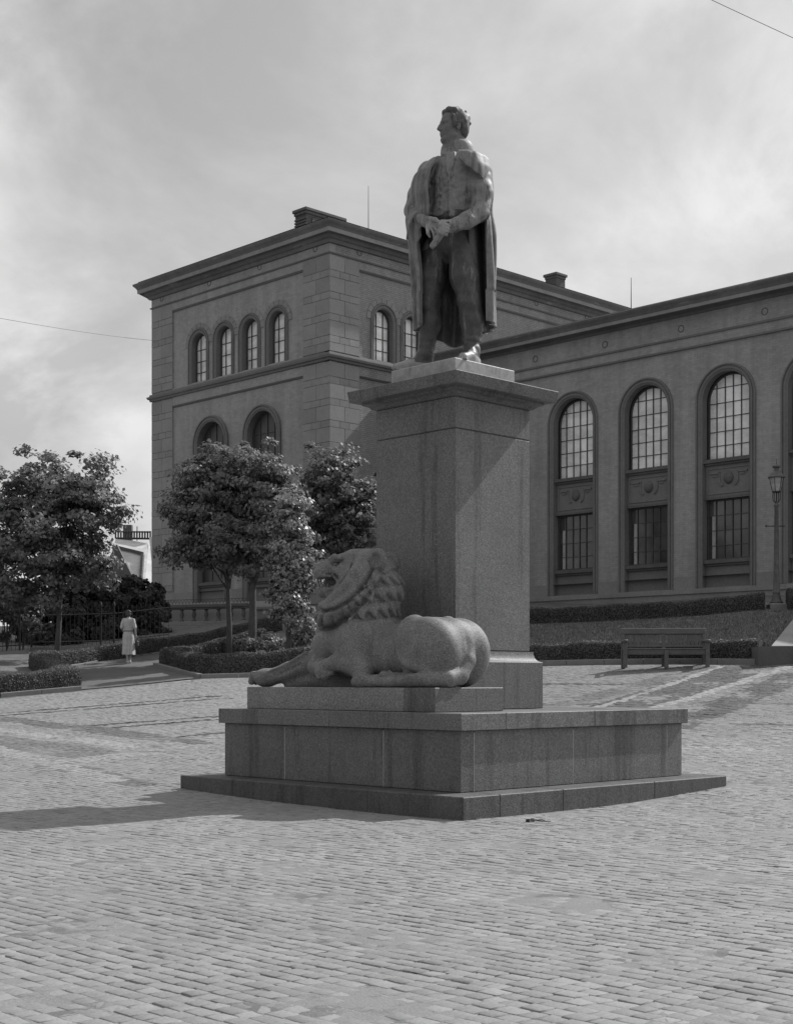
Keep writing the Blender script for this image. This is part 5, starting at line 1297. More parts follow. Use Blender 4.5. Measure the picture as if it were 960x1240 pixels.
bush('low_bush', 'low leafy bush at the left edge in front of the railing', [wb(8, 728, 49, 70, 60, .8), wb(-25, 735, 49, 60, 70, .8), wb(32, 748, 49, 34, 30, .5)], 8000, .10, 'leaf', 90, .26)
bush('low_bush', 'small pale bush growing at the foot of the columnar tree', [wb(368, 772, 39.8, 26, 30, .28), wb(356, 778, 39.9, 22, 20, .25), wb(374, 762, 39.8, 16, 24, .2)], 2400, .075, 'leaf_pale', 60, .13)
bush('low_bush', 'low bush beside the thick dark trunk inside the triangular hedge', [wb(326, 778, 41.5, 44, 16, .6), wb(300, 781, 41.8, 30, 12, .5)], 2400, .07, 'leaf', 60, .13)

def hedge(name, label, pts, width, height, n, dens_mat='hedge_leaf'):
    """clipped hedge along world points (ground height followed)"""
    b = pts[0]; root = empty(name, (b[0], b[1], gw(b[0], b[1])), label=label, cat='hedge'); o0 = np.array([b[0], b[1], gw(b[0], b[1])])
    P = [np.array(p[:2]) for p in pts]; seg = []
    for i in range(len(P) - 1):
        L = np.linalg.norm(P[i + 1] - P[i]); k = max(2, int(L / .35))
        for j in range(k): seg.append(P[i] + (P[i + 1] - P[i]) * j / k)
    seg.append(P[-1]); seg = np.array(seg); d = np.gradient(seg, axis=0); d /= np.linalg.norm(d, axis=1, keepdims=True) + 1e-9; nn = np.stack([-d[:, 1], d[:, 0]], 1)
    prof = [(-.5, -.1), (-.5, .5), (-.46, .9), (-.3, .97), (0, 1), (.3, .97), (.46, .9), (.5, .5), (.5, -.1)]
    t = MB(); V = []
    for i, p in enumerate(seg):
        g = gw(*p); hh = height * (1 + .05 * math.sin(i * 1.7) + .04 * math.sin(i * .6))
        for a, z in prof: q = p + nn[i] * a * width * (1 + .05 * math.sin(i * 2.3 + a * 3)); V.append((q[0], q[1], g + z * hh))
    k = len(prof); Fc = [(i * k + j, i * k + j + 1, (i + 1) * k + j + 1, (i + 1) * k + j) for i in range(len(seg) - 1) for j in range(k - 1)] + [tuple(range(k)), tuple(range((len(seg) - 1) * k, len(seg) * k))[::-1]]
    t.add(V, Fc); t.build('core', M['hedge_core'], root, off=o0)
    V = np.array(V); A = []; NN = []; i_ = RNG.integers(0, len(seg) - 1, n); j_ = RNG.choice([0, 1, 2, 3, 4, 5, 6, 7], n, p=[.19, .15, .06, .1, .1, .06, .15, .19])
    u, v = RNG.uniform(0, 1, (2, n, 1)); a = V[i_ * k + j_]; b_ = V[i_ * k + j_ + 1]; c = V[(i_ + 1) * k + j_ + 1]; e = V[(i_ + 1) * k + j_]
    q = (a * (1 - u) + b_ * u) * (1 - v) + (e * (1 - u) + c * u) * v; nr = np.cross(b_ - a, e - a); nr /= np.linalg.norm(nr, axis=1, keepdims=True) + 1e-9
    cen = (seg[i_] + seg[i_ + 1]) / 2; out = q[:, :2] - cen; s = np.sign((nr[:, :2] * out).sum(1) + nr[:, 2] * 2 * (q[:, 2] - V[i_ * k][:, 2] - height * .45))[:, None]; nr *= np.where(s == 0, 1, s)
    q = q + nr * RNG.normal(.014, .014, (n, 1)); leaves('foliage', q - o0, nr * 1.6, .036, dens_mat, root, long=1.2); return root
hedge('clipped_hedge', 'clipped zigzag hedge at the left edge, its front run bordering the setts', [gpt(-150, 33.8), gpt(0, 35.0), gpt(84, 36.3), gpt(48, 43.4), gpt(110, 45.4), gpt(200, 46.9), gpt(300, 48.4), gpt(335, 49.2)], .62, .46, 72000)
hedge('clipped_hedge', 'clipped hedge bounding the triangular lawn behind the lion', [gpt(318, 45.2), gpt(240, 44.0), gpt(204, 42.9), gpt(244, 37.9), gpt(310, 38.2), gpt(400, 38.6), gpt(470, 38.6)], .52, .50, 44000)
hedge('clipped_hedge', 'low hedge behind the bench, along the kerb at the right', [gpt(500, 37.0), gpt(640, 35.8), gpt(780, 34.6), gpt(922, 33.25)], .55, .42, 22000)
hedge('clipped_hedge', 'hedge on top of the grass bank below the right wing windows', [gpt(450, 47.0), gpt(560, 45.5), gpt(640, 44.2), gpt(760, 42.6), gpt(850, 41.5), gpt(925, 41.2)], .7, .42, 26000)
hedge('clipped_hedge', 'piece of hedge right of the street lamp at the right edge', [gpt(953, 41.0), gpt(1060, 40.6)], .8, .55, 7000)
# grass blades on the near lawns
def blades(name, poly, n, h_):
    xs = [p[0] for p in poly]; ys = [p[1] for p in poly]; P = np.stack([RNG.uniform(min(xs), max(xs), n), RNG.uniform(min(ys), max(ys), n)], 1)
    ins_ = np.zeros(n, bool); j = len(poly) - 1
    for i in range(len(poly)):
        xi, yi = poly[i][:2]; xj, yj = poly[j][:2]; c = ((yi > P[:, 1]) != (yj > P[:, 1])) & (P[:, 0] < (xj - xi) * (P[:, 1] - yi) / (yj - yi + 1e-12) + xi); ins_ ^= c; j = i
    P = P[ins_]; n = len(P); z = ground(*w2c(P[:, 0], P[:, 1])); a = RNG.uniform(0, 6.28, n); hh = h_ * RNG.uniform(.5, 1.3, n); w_ = .012
    B0 = np.stack([P[:, 0] - np.cos(a) * w_, P[:, 1] - np.sin(a) * w_, z - .01], 1); B1 = np.stack([P[:, 0] + np.cos(a) * w_, P[:, 1] + np.sin(a) * w_, z - .01], 1)
    T_ = np.stack([P[:, 0] + RNG.normal(0, .03, n), P[:, 1] + RNG.normal(0, .03, n), z + hh], 1)
    V = np.stack([B0, B1, T_], 1).reshape(-1, 3); o = npmesh(name, V, np.arange(n * 3).reshape(n, 3), M['grass_blade'], None, smooth=False)
    tag(o, 'short mown grass blades on the bank and lawns', 'grass', kind='stuff'); return o
blades('grass', [gpt(560, 36.6), gpt(930, 33.8), gpt(1000, 33.6), gpt(1000, 40.5), gpt(850, 40.9), gpt(640, 43.6), gpt(560, 45)], 60000, .07)
blades('grass', [gpt(215, 43.2), gpt(250, 38.6), gpt(460, 39.2), gpt(440, 46), gpt(318, 46.5)], 22000, .06)

# ---------------------------------------------------------------- path, kerbs, stair wall
def strip(name, left, right, mat, dz, n=40, m_=10):
    V = []
    for i in range(n + 1):
        t_ = i / n
        def ev(pl): k = t_ * (len(pl) - 1); j = min(int(k), len(pl) - 2); return np.array(pl[j][:2]) + (np.array(pl[j + 1][:2]) - np.array(pl[j][:2])) * (k - j)
        a, b = ev(left), ev(right)
        for j in range(m_ + 1): p = a + (b - a) * j / m_; V.append((p[0], p[1], gw(*p) + dz))
    i, j = np.meshgrid(np.arange(n), np.arange(m_), indexing='ij'); a = (i * (m_ + 1) + j).ravel(); Q = np.stack([a, a + 1, a + m_ + 2, a + m_ + 1], 1)
    return npmesh(name, np.array(V), Q, M[mat])
pth = strip('path', [gpt(92, 35.15), gpt(66, 42.8), gpt(120, 45.3), gpt(210, 46.6), gpt(330, 48.4)], [gpt(238, 36.6), gpt(204, 41.3), gpt(196, 43.6), gpt(236, 45.2), gpt(330, 46.6)], 'gravel', .02); tag(pth, kind='structure')
def kerb_run(name, label, pts, w_=.14, h_=.11, step=.9):
    root = empty(name, (pts[0][0], pts[0][1], gw(*pts[0][:2])), label=label, cat='kerb'); o0 = root.location
    for p, q in zip(pts[:-1], pts[1:]):
        p = Vector((p[0], p[1])); q = Vector((q[0], q[1])); L = (q - p).length; n = max(1, round(L / step)); d = (q - p) / L; nn = Vector((-d.y, d.x))
        for i in range(n):
            a = p + d * (L * i / n + .006); b = p + d * (L * (i + 1) / n - .006); t = MB(); V = []
            for c in (a, b):
                g = gw(c.x, c.y)
                for s, z in ((-w_ / 2, -.1), (-w_ / 2, h_ - .012), (-w_ / 2 + .012, h_), (w_ / 2 - .012, h_), (w_ / 2, h_ - .012), (w_ / 2, -.1)): e_ = c + nn * s; V.append((e_.x, e_.y, g + z))
            t.add(V, [(j, j + 1, j + 7, j + 6) for j in range(5)] + [(5, 4, 3, 2, 1, 0), (6, 7, 8, 9, 10, 11)]); t.build('kerb_stone', M['kerb'], root, off=o0)
kerb_run('kerb', 'stone kerb in front of the zigzag hedge at the left', [gpt(-150, 33.3), gpt(0, 34.2), gpt(98, 35.2)])
kerb_run('kerb', 'stone kerb round the triangular hedge, turning from path to setts', [gpt(188, 42.6), gpt(243, 36.7), gpt(380, 37.1), gpt(640, 35.2)])
kerb_run('kerb', 'straight stone kerb behind the bench at the right', [gpt(642, 35.15), gpt(780, 33.9), gpt(915, 32.75)])
kerb_run('kerb', 'stone edging along the far side of the path behind the woman', [gpt(62, 43.0), gpt(120, 45.35), gpt(210, 46.7), gpt(330, 48.5)], .12, .07)
# stair cheek at the right edge: upright front block and sloping pale coping
root = empty('stair_wall', gpt(940, 32.4), label='grey stone stair wall with pale sloping coping at the right edge', cat='wall')
o0 = root.location; t = MB()
a = at(918, 783, 32.4); z0 = gw(a[0], a[1]) - .2
def slab_prism(t, q, zt, zb): n = len(q); t.add([(x, y, zb) for x, y in q] + [(x, y, z) for (x, y), z in zip(q, zt)], [tuple(range(n))[::-1], tuple(range(n, 2 * n))] + [(i, (i + 1) % n, n + (i + 1) % n, n + i) for i in range(n)])
f0 = c2w((918 - 480) / F * 32.4, 32.4); f1 = c2w((1120 - 480) / F * 32.4, 32.4); b1 = c2w((1120 - 480) / F * 32.4, 33.0); b0 = c2w((918 - 480) / F * 32.4, 33.0)
zt = a[2]; slab_prism(t, [f0, f1, b1, b0], [zt] * 4, z0); t.build('front_block', M['stair_stone'], root, off=o0)
t = MB(); q = [c2w((934 - 480) / F * 32.6, 32.6), c2w((1120 - 480) / F * 32.6, 32.6), c2w(13.2, 41), c2w(12.0, 41)]
slab_prism(t, q, [zt + .02, zt + .02, zt + 1.85, zt + 1.85], z0); t.build('coping', M['coping'], root, off=o0)

# ---------------------------------------------------------------- bench
bn = gpt(805, 33.0, .0); bench = empty('park_bench', bn, RZ + R(-3), label='dark wooden slatted park bench in front of the low hedge', cat='bench')
W_, D_ = 1.86, .55
def bb(name, a, b, c=.008, M4=None, mat='wood'): t = MB(); t.bbox(a, b, c, M=M4); return t.build(name, M[mat], bench)
for x in (-W_ / 2, 0, W_ / 2):
    bb('leg', (x - .045, -.27, 0), (x + .045, -.18, .60 if x else .40))
    bb('leg', (x - .045, .20, -.01), (x + .045, .29, .45))
for i in range(5): bb('seat_slat', (-W_ / 2 - .02, -.25 + i * .093, .42), (W_ / 2 + .02, -.25 + i * .093 + .083, .445), .005)
bb('seat_rail', (-W_ / 2, -.235, .30), (W_ / 2, -.20, .418)); bb('seat_rail', (-W_ / 2, .2, .30), (W_ / 2, .23, .418))
Mb = Matrix.Translation((0, .22, .43)) @ Matrix.Rotation(R(-14), 4, 'X')
for x in (-W_ / 2, 0, W_ / 2): bb('back_post', (x - .04, -.03, 0), (x + .04, .03, .42), .008, Mb)
bb('top_rail', (-W_ / 2 - .05, -.04, .36), (W_ / 2 + .05, .04, .50), .01, Mb); bb('back_rail', (-W_ / 2, -.025, .05), (W_ / 2, .025, .11), .006, Mb)
for i in range(20):
    x = -W_ / 2 + .09 + i * (W_ - .18) / 19
    if abs(x) > .05: bb('back_slat', (x - .038, -.012, .11), (x + .038, .012, .36), .004, Mb)
for s in (-1, 1):
    bb('armrest', (s * W_ / 2 - .05, -.31, .60), (s * W_ / 2 + .05, .30, .645), .014); t = MB(); t.tube([(s * W_ / 2 - .05, -.31, .612), (s * W_ / 2 + .05, -.31, .612)], .034, 10); t.build('arm_scroll', M['wood'], bench, smooth=True)

# ---------------------------------------------------------------- gas lamp
lp = gpt(940, 41.3); H_ = 4.15
lamp = empty('street_lamp', lp, RZ, label='old cast iron gas lamp on a tall post atop the grass bank', cat='street lamp')
t = MB(); t.sq([(.24, .24, -.15), (.24, .24, .10), (.20, .20, .13)], (0, 0)); t.build('base', M['plinth_stone'], lamp)
t = MB(); t.lathe([(.19, .13), (.19, .17), (.15, .22), (.11, .34), (.10, .42), (.115, .44), (.10, .47), (.085, .9), (.075, 1.6), (.055, 2.9), (.075, 2.93), (.075, 2.97), (.05, 3.0), (.05, 3.04)], 14); t.build('post', M['iron_grey'], lamp, angle=35)
t = MB(); t.tube([(-.30, 0, 2.36), (.24, 0, 2.36)], .014, 6); t.lathe([(.0, 2.36), (.02, 2.33), (.02, 2.39)], 6, (-.30, 0)); t.build('ladder_bar', M['iron'], lamp)
for k in range(4):
    a = R(45 + 90 * k); t = MB(); t.tube([(.05 * math.cos(a), .05 * math.sin(a), 3.03), (.11 * math.cos(a), .11 * math.sin(a), 3.10), (.12 * math.cos(a), .12 * math.sin(a), 3.25), (.105 * math.cos(a), .105 * math.sin(a), 3.33)], .012, 6); t.build('bracket', M['iron'], lamp)
t = MB(); t.lathe([(.02, 3.03), (.02, 3.33), (.13, 3.33), (.13, 3.36)], 8, rot=.5); t.build('lantern_floor', M['iron'], lamp)
r0_, r1_ = .12, .205
t = MB()
for k in range(6):
    a, b = 2 * math.pi * k / 6, 2 * math.pi * (k + 1) / 6
    t2 = MB(); t2.add([(r0_ * .97 * math.cos(a), r0_ * .97 * math.sin(a), 3.36), (r0_ * .97 * math.cos(b), r0_ * .97 * math.sin(b), 3.36), (r1_ * .97 * math.cos(b), r1_ * .97 * math.sin(b), 3.74), (r1_ * .97 * math.cos(a), r1_ * .97 * math.sin(a), 3.74),
                       (r0_ * .93 * math.cos(a), r0_ * .93 * math.sin(a), 3.36), (r0_ * .93 * math.cos(b), r0_ * .93 * math.sin(b), 3.36), (r1_ * .93 * math.cos(b), r1_ * .93 * math.sin(b), 3.74), (r1_ * .93 * math.cos(a), r1_ * .93 * math.sin(a), 3.74)], [(0, 1, 2, 3), (7, 6, 5, 4), (0, 4, 5, 1), (2, 6, 7, 3)])
    t2.build('lantern_pane', M['lamp_glass'], lamp)
    t.tube([(r0_ * math.cos(a), r0_ * math.sin(a), 3.35), (r1_ * math.cos(a), r1_ * math.sin(a), 3.75)], .010, 5)
t.build('lantern_frame', M['iron'], lamp)
t = MB(); t.lathe([(.20, 3.74), (.25, 3.745), (.25, 3.775), (.21, 3.80), (.17, 3.87), (.10, 3.93), (.07, 3.95), (.07, 4.02), (.115, 4.05), (.12, 4.08), (.06, 4.11), (.02, 4.14), (.014, 4.18), (.006, 4.30)], 12); t.build('lantern_hood', M['iron_grey'], lamp, angle=40)

# ---------------------------------------------------------------- the walking woman
wp = gpt(155.5, 44.2, .02); S_ = 1.60 / 1.62
wom = empty('person', wp, RZ, label='woman in a pale belted dress seen from behind, walking up the path', cat='person')
def build_woman():
    A = lambda x, y, z: np.array([x, y, z])
    f = Field((-.40, -.30, -.02), (.40, .35, 1.68), .0105)
    f.ell(A(0, .0, .93), (.16, .115, .13), None, .06); f.ell(A(0, 0, 1.12), (.125, .09, .16), None, .06); f.ell(A(0, .01, 1.28), (.165, .095, .12), None, .06)
    f.cap(A(-.14, .01, 1.345), A(.14, .01, 1.345), .052, .052, .04); f.cap(A(0, .01, 1.36), A(0, .02, 1.46), .052, .046, .03)
    f.ell(A(0, .03, 1.53), (.075, .092, .11), None, .02); f.ell(A(0, .118, 1.515), (.012, .02, .02), None, .015)
    f.ell(A(.03, .108, 1.545), (.014, .012, .009), None, .006, 's'); f.ell(A(-.03, .108, 1.545), (.014, .012, .009), None, .006, 's'); f.cap(A(-.02, .115, 1.475), A(.02, .115, 1.475), .005, .005, .006, 's')
    for s in (-1, 1): f.ell(A(s * .076, .02, 1.52), (.012, .02, .028), None, .008)
    # arms: both bent slightly forward
    for s, el, wr in ((-1, A(-.235, .0, 1.10), A(-.19, .16, .98)), (1, A(.225, -.01, 1.09), A(.235, .06, .86))):
        f.chain([A(s * .165, .01, 1.33), el, wr], [.052, .042, .028], .03)
        d = wr - el; d /= np.linalg.norm(d); k_ = wr + d * .07; f.cap(wr, k_, .027, .032, .015)
        sd_ = np.cross(d, A(0, 0, 1)); sd_ = sd_ / (np.linalg.norm(sd_) + 1e-6) if np.linalg.norm(sd_) > .2 else A(0, 1, 0)
        for i in range(4): o_ = sd_ * (-.024 + .016 * i); f.chain([k_ + o_, k_ + o_ + d * .03, k_ + o_ + d * (.05 - .006 * abs(i - 1)) + A(0, .012, -.012)], [.0105, .010, .008], .004)
        f.chain([wr + sd_ * .02, wr + sd_ * .045 + d * .035, wr + sd_ * .045 + d * .06], [.013, .011, .009], .008)
    # legs, the right one ahead
    for s, kn, an, to in ((-1, A(-.055, .0, .48), A(-.03, -.02, .09), A(-.03, .12, .035)), (1, A(.07, .10, .49), A(.04, .08, .10), A(.045, .22, .03))):
        f.chain([A(s * .08, 0, .86), kn], [.085, .058], .04); f.chain([kn, kn * .6 + an * .4 + A(0, -.02, 0), an], [.058, .052, .034], .03); f.chain([an, an + A(0, -.035, -.05)], [.036, .032], .02); f.chain([an + A(0, -.035, -.055), to], [.036, .028], .02)
    P, Q = f.mesh(); npmesh('body', P, Q, M['skin'], wom)
    g = Field((-.14, -.14, 1.40), (.14, .17, 1.68), .0095); g.ell(A(0, .005, 1.55), (.098, .095, .10), None, .02); g.ell(A(0, -.03, 1.49), (.09, .065, .06), None, .03)
    rg = random.Random(2)
    for i in range(26): a = rg.uniform(0, 6.28); e = rg.uniform(-.6, 1.2); g.ell(A(.088 * math.cos(a) * math.cos(e), .088 * math.sin(a) * math.cos(e), 1.545 + .09 * math.sin(e)), (.026, .024, .018), None, .012)
    g.ell(A(0, .125, 1.52), (.07, .07, .095), None, .01, 's'); P, Q = g.mesh(); npmesh('hair', P, Q, M['hair'], wom)
    # dress: bodice, belt, long skirt with a back pleat
    def bod(u, v):
        a = 2 * math.pi * u; z = 1.385 + (.985 - 1.385) * v; rx = np.interp(z, [.98, 1.02, 1.15, 1.28, 1.36, 1.39], [.155, .148, .165, .195, .185, .10]); ry = np.interp(z, [.98, 1.02, 1.15, 1.28, 1.36, 1.39], [.118, .112, .122, .128, .10, .07])
        k = 1 + .03 * math.sin(a * 7 + z * 9); return (rx * k * math.cos(a), ry * k * math.sin(a) + .005, z)
    sheet('dress_bodice', bod, np.linspace(0, 1, 56), np.linspace(0, 1, 26), .012, M['dress'], wom)
    def skirt(u, v):
        a = 2 * math.pi * u; z = 1.0 + (.27 - 1.0) * v; rx = np.interp(z, [.27, .6, .86, 1.0], [.215, .200, .192, .145]); ry = np.interp(z, [.27, .6, .86, 1.0], [.20, .165, .148, .11])
        k = 1 + (.05 * math.sin(a * 8 + 1) + .03 * math.sin(a * 13)) * v; pl = math.exp(-((a - 1.5 * math.pi) / .16) ** 2) * .055 * v
        return (rx * k * math.cos(a), ry * k * math.sin(a) + pl + .03 * v, z + .008 * math.sin(a * 5) * v)
    sheet('dress_skirt', skirt, np.linspace(0, 1, 90), np.linspace(0, 1, 30), .010, M['dress'], wom)
    for s, el in ((-1, A(-.235, .0, 1.10)), (1, A(.225, -.01, 1.09))):
        def slv(u, v, s=s, el=el):
            p0 = A(s * .15, .01, 1.345); c = p0 + (el * 1.0 - p0) * v * 1.02; a = 2 * math.pi * u; r = .070 - .012 * v + .004 * math.sin(a * 5 + v * 8); return (c[0] + r * math.cos(a) * .9, c[1] + r * math.sin(a), c[2] + r * math.cos(a) * .35 * s)
        sheet('dress_sleeve', slv, np.linspace(0, 1, 24), np.linspace(0, 1, 10), .008, M['dress'], wom)
    t = MB(); V = []; n = 40
    for z, k in ((.975, 1.0), (.975, 1.06), (1.012, 1.06), (1.012, 1.0)):
        for i in range(n): a = 2 * math.pi * i / n; V.append((.158 * k * math.cos(a), .121 * k * math.sin(a) + .004, z))
    t.add(V, [(j * n + i, j * n + (i + 1) % n, (j + 1) * n + (i + 1) % n, (j + 1) * n + i) for j in range(3) for i in range(n)]); t.build('belt', M['trim'], wom)
    for x, y in ((-.03, .045), (.045, .145)):
        g = Field((x - .06, y - .14, -.015), (x + .06, y + .16, .10), .008); g.cap(A(x, y - .085, .045), A(x, y + .075, .026), .037, .033, .02); g.box(A(x, y - .08, .008), (.028, .03, .018), None, .006, .01); P, Q = g.mesh(); npmesh('shoe', P, Q, M['shoe'], wom)
build_woman(); wom.scale = (.90, .95, 1.0)
bg_ = MB(); c = Vector(wp) + Vector(c2w(.255, .08)).to_3d() * 1.0
bx, by = c2w(.262, .085); c = (wp[0] + bx, wp[1] + by, wp[2] + .62)
bag = MB(); Mx = Matrix.Translation(c) @ Matrix.Rotation(RZ, 4, 'Z'); bag.bbox((-.04, -.11, -.10), (.04, .11, .08), .025, M=Mx)
bag.tube([tuple(Mx @ Vector((0, -.08, .07))), tuple(Mx @ Vector((0, -.05, .17))), tuple(Mx @ Vector((0, .05, .17))), tuple(Mx @ Vector((0, .08, .07)))], .010, 6)
tag(bag.build('handbag', M['leather']), 'dark handbag hanging from the walking woman\'s right hand', 'handbag')

# ---------------------------------------------------------------- railings and balustrade
def railing(label, pts, h_, pitch, plinth=.25):
    root = empty('iron_railing', (pts[0][0], pts[0][1], gw(*pts[0][:2])), label=label, cat='fence'); o0 = Vector(root.location)
    bar = MB(); bar.tube([(0, 0, 0), (0, 0, h_)], .008, 5); bar.lathe([(.011, h_), (.026, h_ + .05), (.004, h_ + .15)], 5); bm = bar.mesh('bar', M['iron'])
    po = MB(); po.tube([(0, 0, 0), (0, 0, h_ + .12)], .035, 8); po.lathe([(.035, h_ + .12), (.055, h_ + .16), (.045, h_ + .23), (.01, h_ + .32)], 8); pm = po.mesh('fence_post', M['iron']); cnt = 0
    for p, q in zip(pts[:-1], pts[1:]):
        p = Vector((p[0], p[1], gw(*p[:2]))); q = Vector((q[0], q[1], gw(*q[:2]))); L = (q - p).length; n = int(L / pitch)
        for z in (.18, h_ - .12):
            t = MB(); t.tube([p + Vector((0, 0, z + plinth)), q + Vector((0, 0, z + plinth))], .018, 4); t.build('rail', M['iron'], root, off=o0)
        d = (q - p); nn = Vector((-d.y, d.x, 0)).normalized() * .12; t = MB(); V = [p - nn - Vector((0, 0, .3)), q - nn - Vector((0, 0, .3)), q + nn - Vector((0, 0, .3)), p + nn - Vector((0, 0, .3)), p - nn + Vector((0, 0, plinth)), q - nn + Vector((0, 0, plinth)), q + nn + Vector((0, 0, plinth)), p + nn + Vector((0, 0, plinth))]
        t.add(V, [(0, 1, 2, 3), (4, 7, 6, 5), (0, 4, 5, 1), (1, 5, 6, 2), (2, 6, 7, 3), (3, 7, 4, 0)]); t.build('plinth_wall', M['plinth_stone'], root, off=o0)
        for i in range(n + 1):
            c = p + d * (i / n) + Vector((0, 0, plinth - .02)) - o0
            ob = bpy.data.objects.new('fence_post' if i % 16 == 0 else 'bar', pm if i % 16 == 0 else bm); link(ob, root); ob.location = c; cnt += 1
    return root
railing('black iron railing with spear points behind the far hedge and left trees', [gpt(-60, 47.0), gpt(34, 48.4)], 1.45, .14, .12)
railing('black iron railing on a low plinth in front of the dark shrubs and balustrade', [gpt(38, 49.6), gpt(138, 49.2), gpt(204, 49.6)], 1.22, .15, .10)
# balustrade of the light well at the tower's foot
p0 = at(196, 757, 58.5); p1 = at(300, 758, 56.8); d = Vector((p1[0] - p0[0], p1[1] - p0[1], 0)); L = d.length; d /= L
bal = empty('balustrade', p0, math.atan2(d.y, d.x), label='stone balustrade with round-arched openings at the foot of the tower', cat='balustrade')
zb = -.6
t = MB(); t.bbox((-.6, -.16, zb), (L, .16, .12), .01); t.build('bottom_rail', M['plinth_stone'], bal)
t = MB(); t.bbox((-.6, -.17, .66), (L, .17, .80), .02); t.bbox((-.6, -.13, .60), (L, .13, .658), .01); t.build('top_rail', M['trim_dark'], bal)
nb = 7
for i in range(nb + 1):
    x = L * (i + .1) / nb - .25; t = MB(); t.lathe([(.10, .12), (.10, .17), (.06, .19), (.05, .24), (.085, .34), (.09, .40), (.06, .50), (.05, .54), (.09, .57), (.09, .60)], 10, (x, 0)); t.build('baluster', M['trim_dark'], bal, smooth=True)
t = MB(); t.box((-.6, .5, zb), (L + 1, .6, .9)); t.build('light_well_wall', M['mortar'], bal)  # pale colour stands in for daylight on the wall behind the openings
q0 = at(313, 770, 56); q1 = at(338, 770, 55.6)
pier = empty('stone_pier', q0, math.atan2(q1[1] - q0[1], q1[0] - q0[0]), label='square stone pier with moulded cap at the right end of the balustrade', cat='pier')
t = MB(); t.bbox((0, -.35, -.6), (.95, .35, .98), .015); t.build('shaft', M['trim'], pier); t = MB(); t.bbox((-.06, -.41, .98), (1.01, .41, 1.12), .03); t.bbox((-.03, -.38, .42), (.98, .38, .52), .02); t.build('cap', M['trim'], pier)
# iron fringe on the balustrade
t = MB(); t.tube([(-.6, 0, .80), (L, 0, .80)], .012, 4); t.tube([(-.6, 0, 1.0), (L, 0, 1.0)], .010, 4)
for i in range(int((L + .6) / .16)):
    x = -.6 + i * .16; t.tube([(x + .16 * k / 6, 0, .82 + .15 * math.sin(math.pi * k / 6)) for k in range(7)], .008, 4)
tag(t.build('iron_cresting', M['iron'], bal), kind='stuff')

# ---------------------------------------------------------------- house behind, between the left tree and the tower
hb = at(150, 760, 112); house = empty('distant_house', (hb[0], hb[1], 2.0), RZ, label='distant house with slate roof coloured pale as if in glare and ridge railing left of the tower', cat='house')
def HP(px, py, Y): return ((px - 480) / F * Y - (150 - 480) / F * 112, Y - 112, EYE + (HZ - py) / F * Y - 2.0)
t = MB(); t.box((-4, 2, 0), (6, 12, 8.2)); t.build('wall', M['house_dark'], house)
def tri(name, pts, mat, th=.25):
    V = [Vector(p) for p in pts]; n = (V[1] - V[0]).cross(V[2] - V[0]).normalized() * th
    if n.y < 0: n = -n
    k = len(V); t = MB(); t.add([tuple(p) for p in V] + [tuple(p + n) for p in V], [tuple(range(k)), tuple(range(k, 2 * k))[::-1]] + [(i, i + k, (i + 1) % k + k, (i + 1) % k) for i in range(k)]); return t.build(name, M[mat], house)
tri('roof', [HP(140, 652, 118), HP(178, 657, 118), HP(196, 700, 112), HP(186, 740, 108), HP(120, 740, 108)], 'roof_glare')
tri('roof', [HP(143, 664, 109.5), HP(170.5, 671, 109.5), HP(166, 735, 106), HP(120, 735, 106)], 'roof_glare')
tri('eave_board', [HP(141, 660.5, 109.3), HP(173.5, 668.5, 109.3), HP(173, 672, 109.3), HP(141, 664, 109.3)], 'house_dark', .3)
tri('eave_board', [HP(170.5, 670, 109.2), HP(173.5, 669, 109.2), HP(169, 735, 106), HP(166.2, 735, 106)], 'slate', .3)
tri('roof', [HP(181, 651, 112), HP(184, 650, 112), HP(190, 740, 108), HP(172, 740, 107)], 'roof_glare')
tri('gable', [HP(141, 659, 104), HP(172, 722, 104), HP(172, 780, 104), HP(90, 780, 104), HP(118, 700, 104)], 'house_dark', .6)
t = MB(); a, b = HP(140, 652, 118), HP(182, 652.5, 118); t.tube([a, b], .09, 5); a2, b2 = (a[0], a[1], a[2] + .55), (b[0], b[1], b[2] + .55); t.tube([a2, b2], .07, 5)
for i in range(14): x = a[0] + (b[0] - a[0]) * i / 13; t.tube([(x, a[1], a[2]), (x, a[1], a[2] + .6)], .07, 4)
t.build('ridge_railing', M['iron'], house); t = MB(); c = HP(155, 655, 119); t.box((c[0] - .35, c[1] - .3, c[2] - 1), (c[0] + .35, c[1] + .3, c[2] + 1.3)); t.build('chimney', M['chimney'], house)
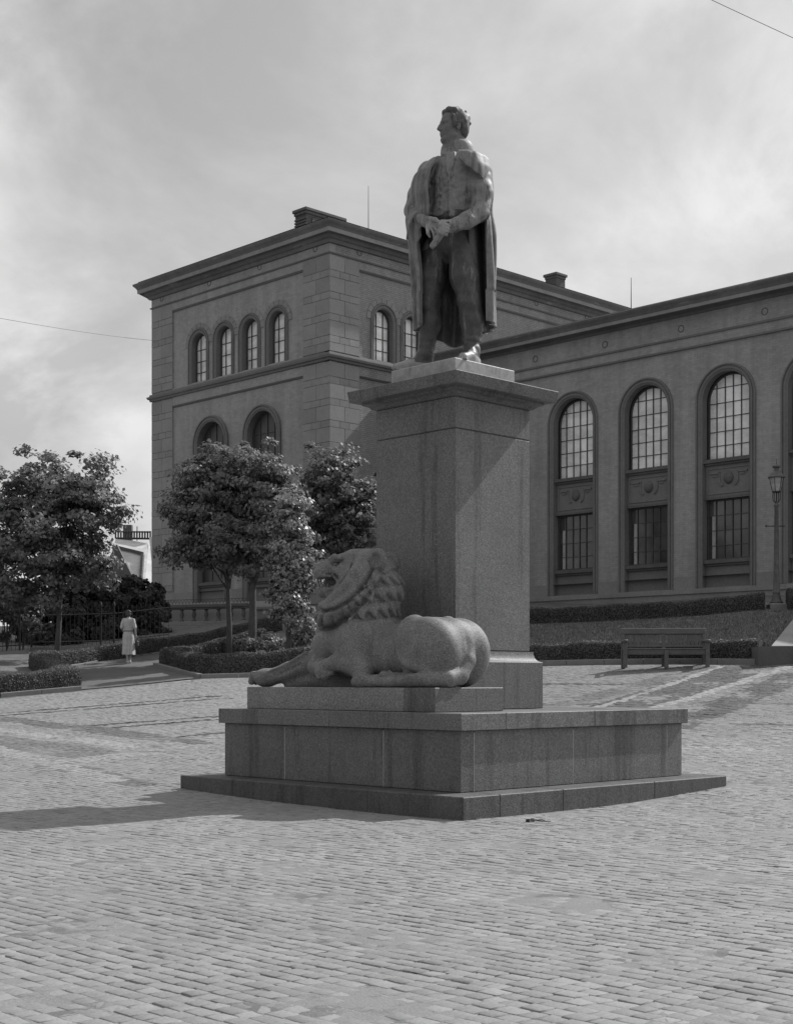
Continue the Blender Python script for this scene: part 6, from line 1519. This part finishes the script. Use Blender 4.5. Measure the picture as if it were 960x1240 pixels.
t = MB(); c = HP(166, 655, 119); t.tube([(c[0], c[1], c[2]), (c[0], c[1], c[2] + 1.2)], .04, 5); t.build('rod', M['iron'], house)

# ---------------------------------------------------------------- overhead wires and the scrap on the setts
def wire(pts, label, r=.007, sag=.08):
    P = []
    for (a, b) in zip(pts[:-1], pts[1:]):
        for i in range(12): s = i / 12; P.append(tuple(a[k] + (b[k] - a[k]) * s - (sag * 4 * s * (1 - s) if k == 2 else 0) for k in range(3)))
    P.append(pts[-1]); t = MB(); t.tube(P, r, 5); tag(t.build('overhead_wire', M['wire'], smooth=True), label, 'wire')
wire([at(-900, 300, 26), at(-60, 374, 34), at(184, 412, 65.0)], 'thin overhead wire crossing the sky left of the tower')
wire([at(-400, -590, 24), at(800, -30, 24), at(1010, 68, 24), at(2200, 640, 24)], 'thin overhead wire across the upper right corner of the sky', .0055, .01)
g = ghit(652, 997); scrap = empty('fallen_twig', g, RZ, label='small dark twig with a crumpled leaf on the setts before the pedestal', cat='twig')
t = MB(); t.tube([(-.10, .0, .02), (-.04, .02, .03), (.03, -.01, .02), (.13, .01, .015)], [.009, .008, .007, .004], 6); t.tube([(-.02, .02, .03), (.02, .06, .035), (.07, .05, .02)], [.007, .006, .004], 5); t.build('stem', M['hair'], scrap)
t = MB(); V = [(-.13 + .03 * i, .02 + .035 * j, .02 + .022 * math.sin(i * 1.9 + j * 2.3)) for i in range(4) for j in range(3)]; t.add(V, [(i * 3 + j, i * 3 + j + 1, i * 3 + j + 4, i * 3 + j + 3) for i in range(3) for j in range(2)]); t.build('leaf', M['hair'], scrap)

# ---------------------------------------------------------------- groups of look-alike things
for o in COL.objects:
    if o.parent is None and o.get('category') and not o.get('group'):
        g = {'clipped_hedge': 'clipped hedges round the lawns', 'kerb': 'stone kerbs', 'dark_shrub': 'dark shrubs behind the railing', 'low_bush': 'low bushes by the trees', 'iron_railing': 'black iron railings', 'overhead_wire': 'overhead wires'}.get(o.name.split('.')[0])
        if g: o['group'] = g
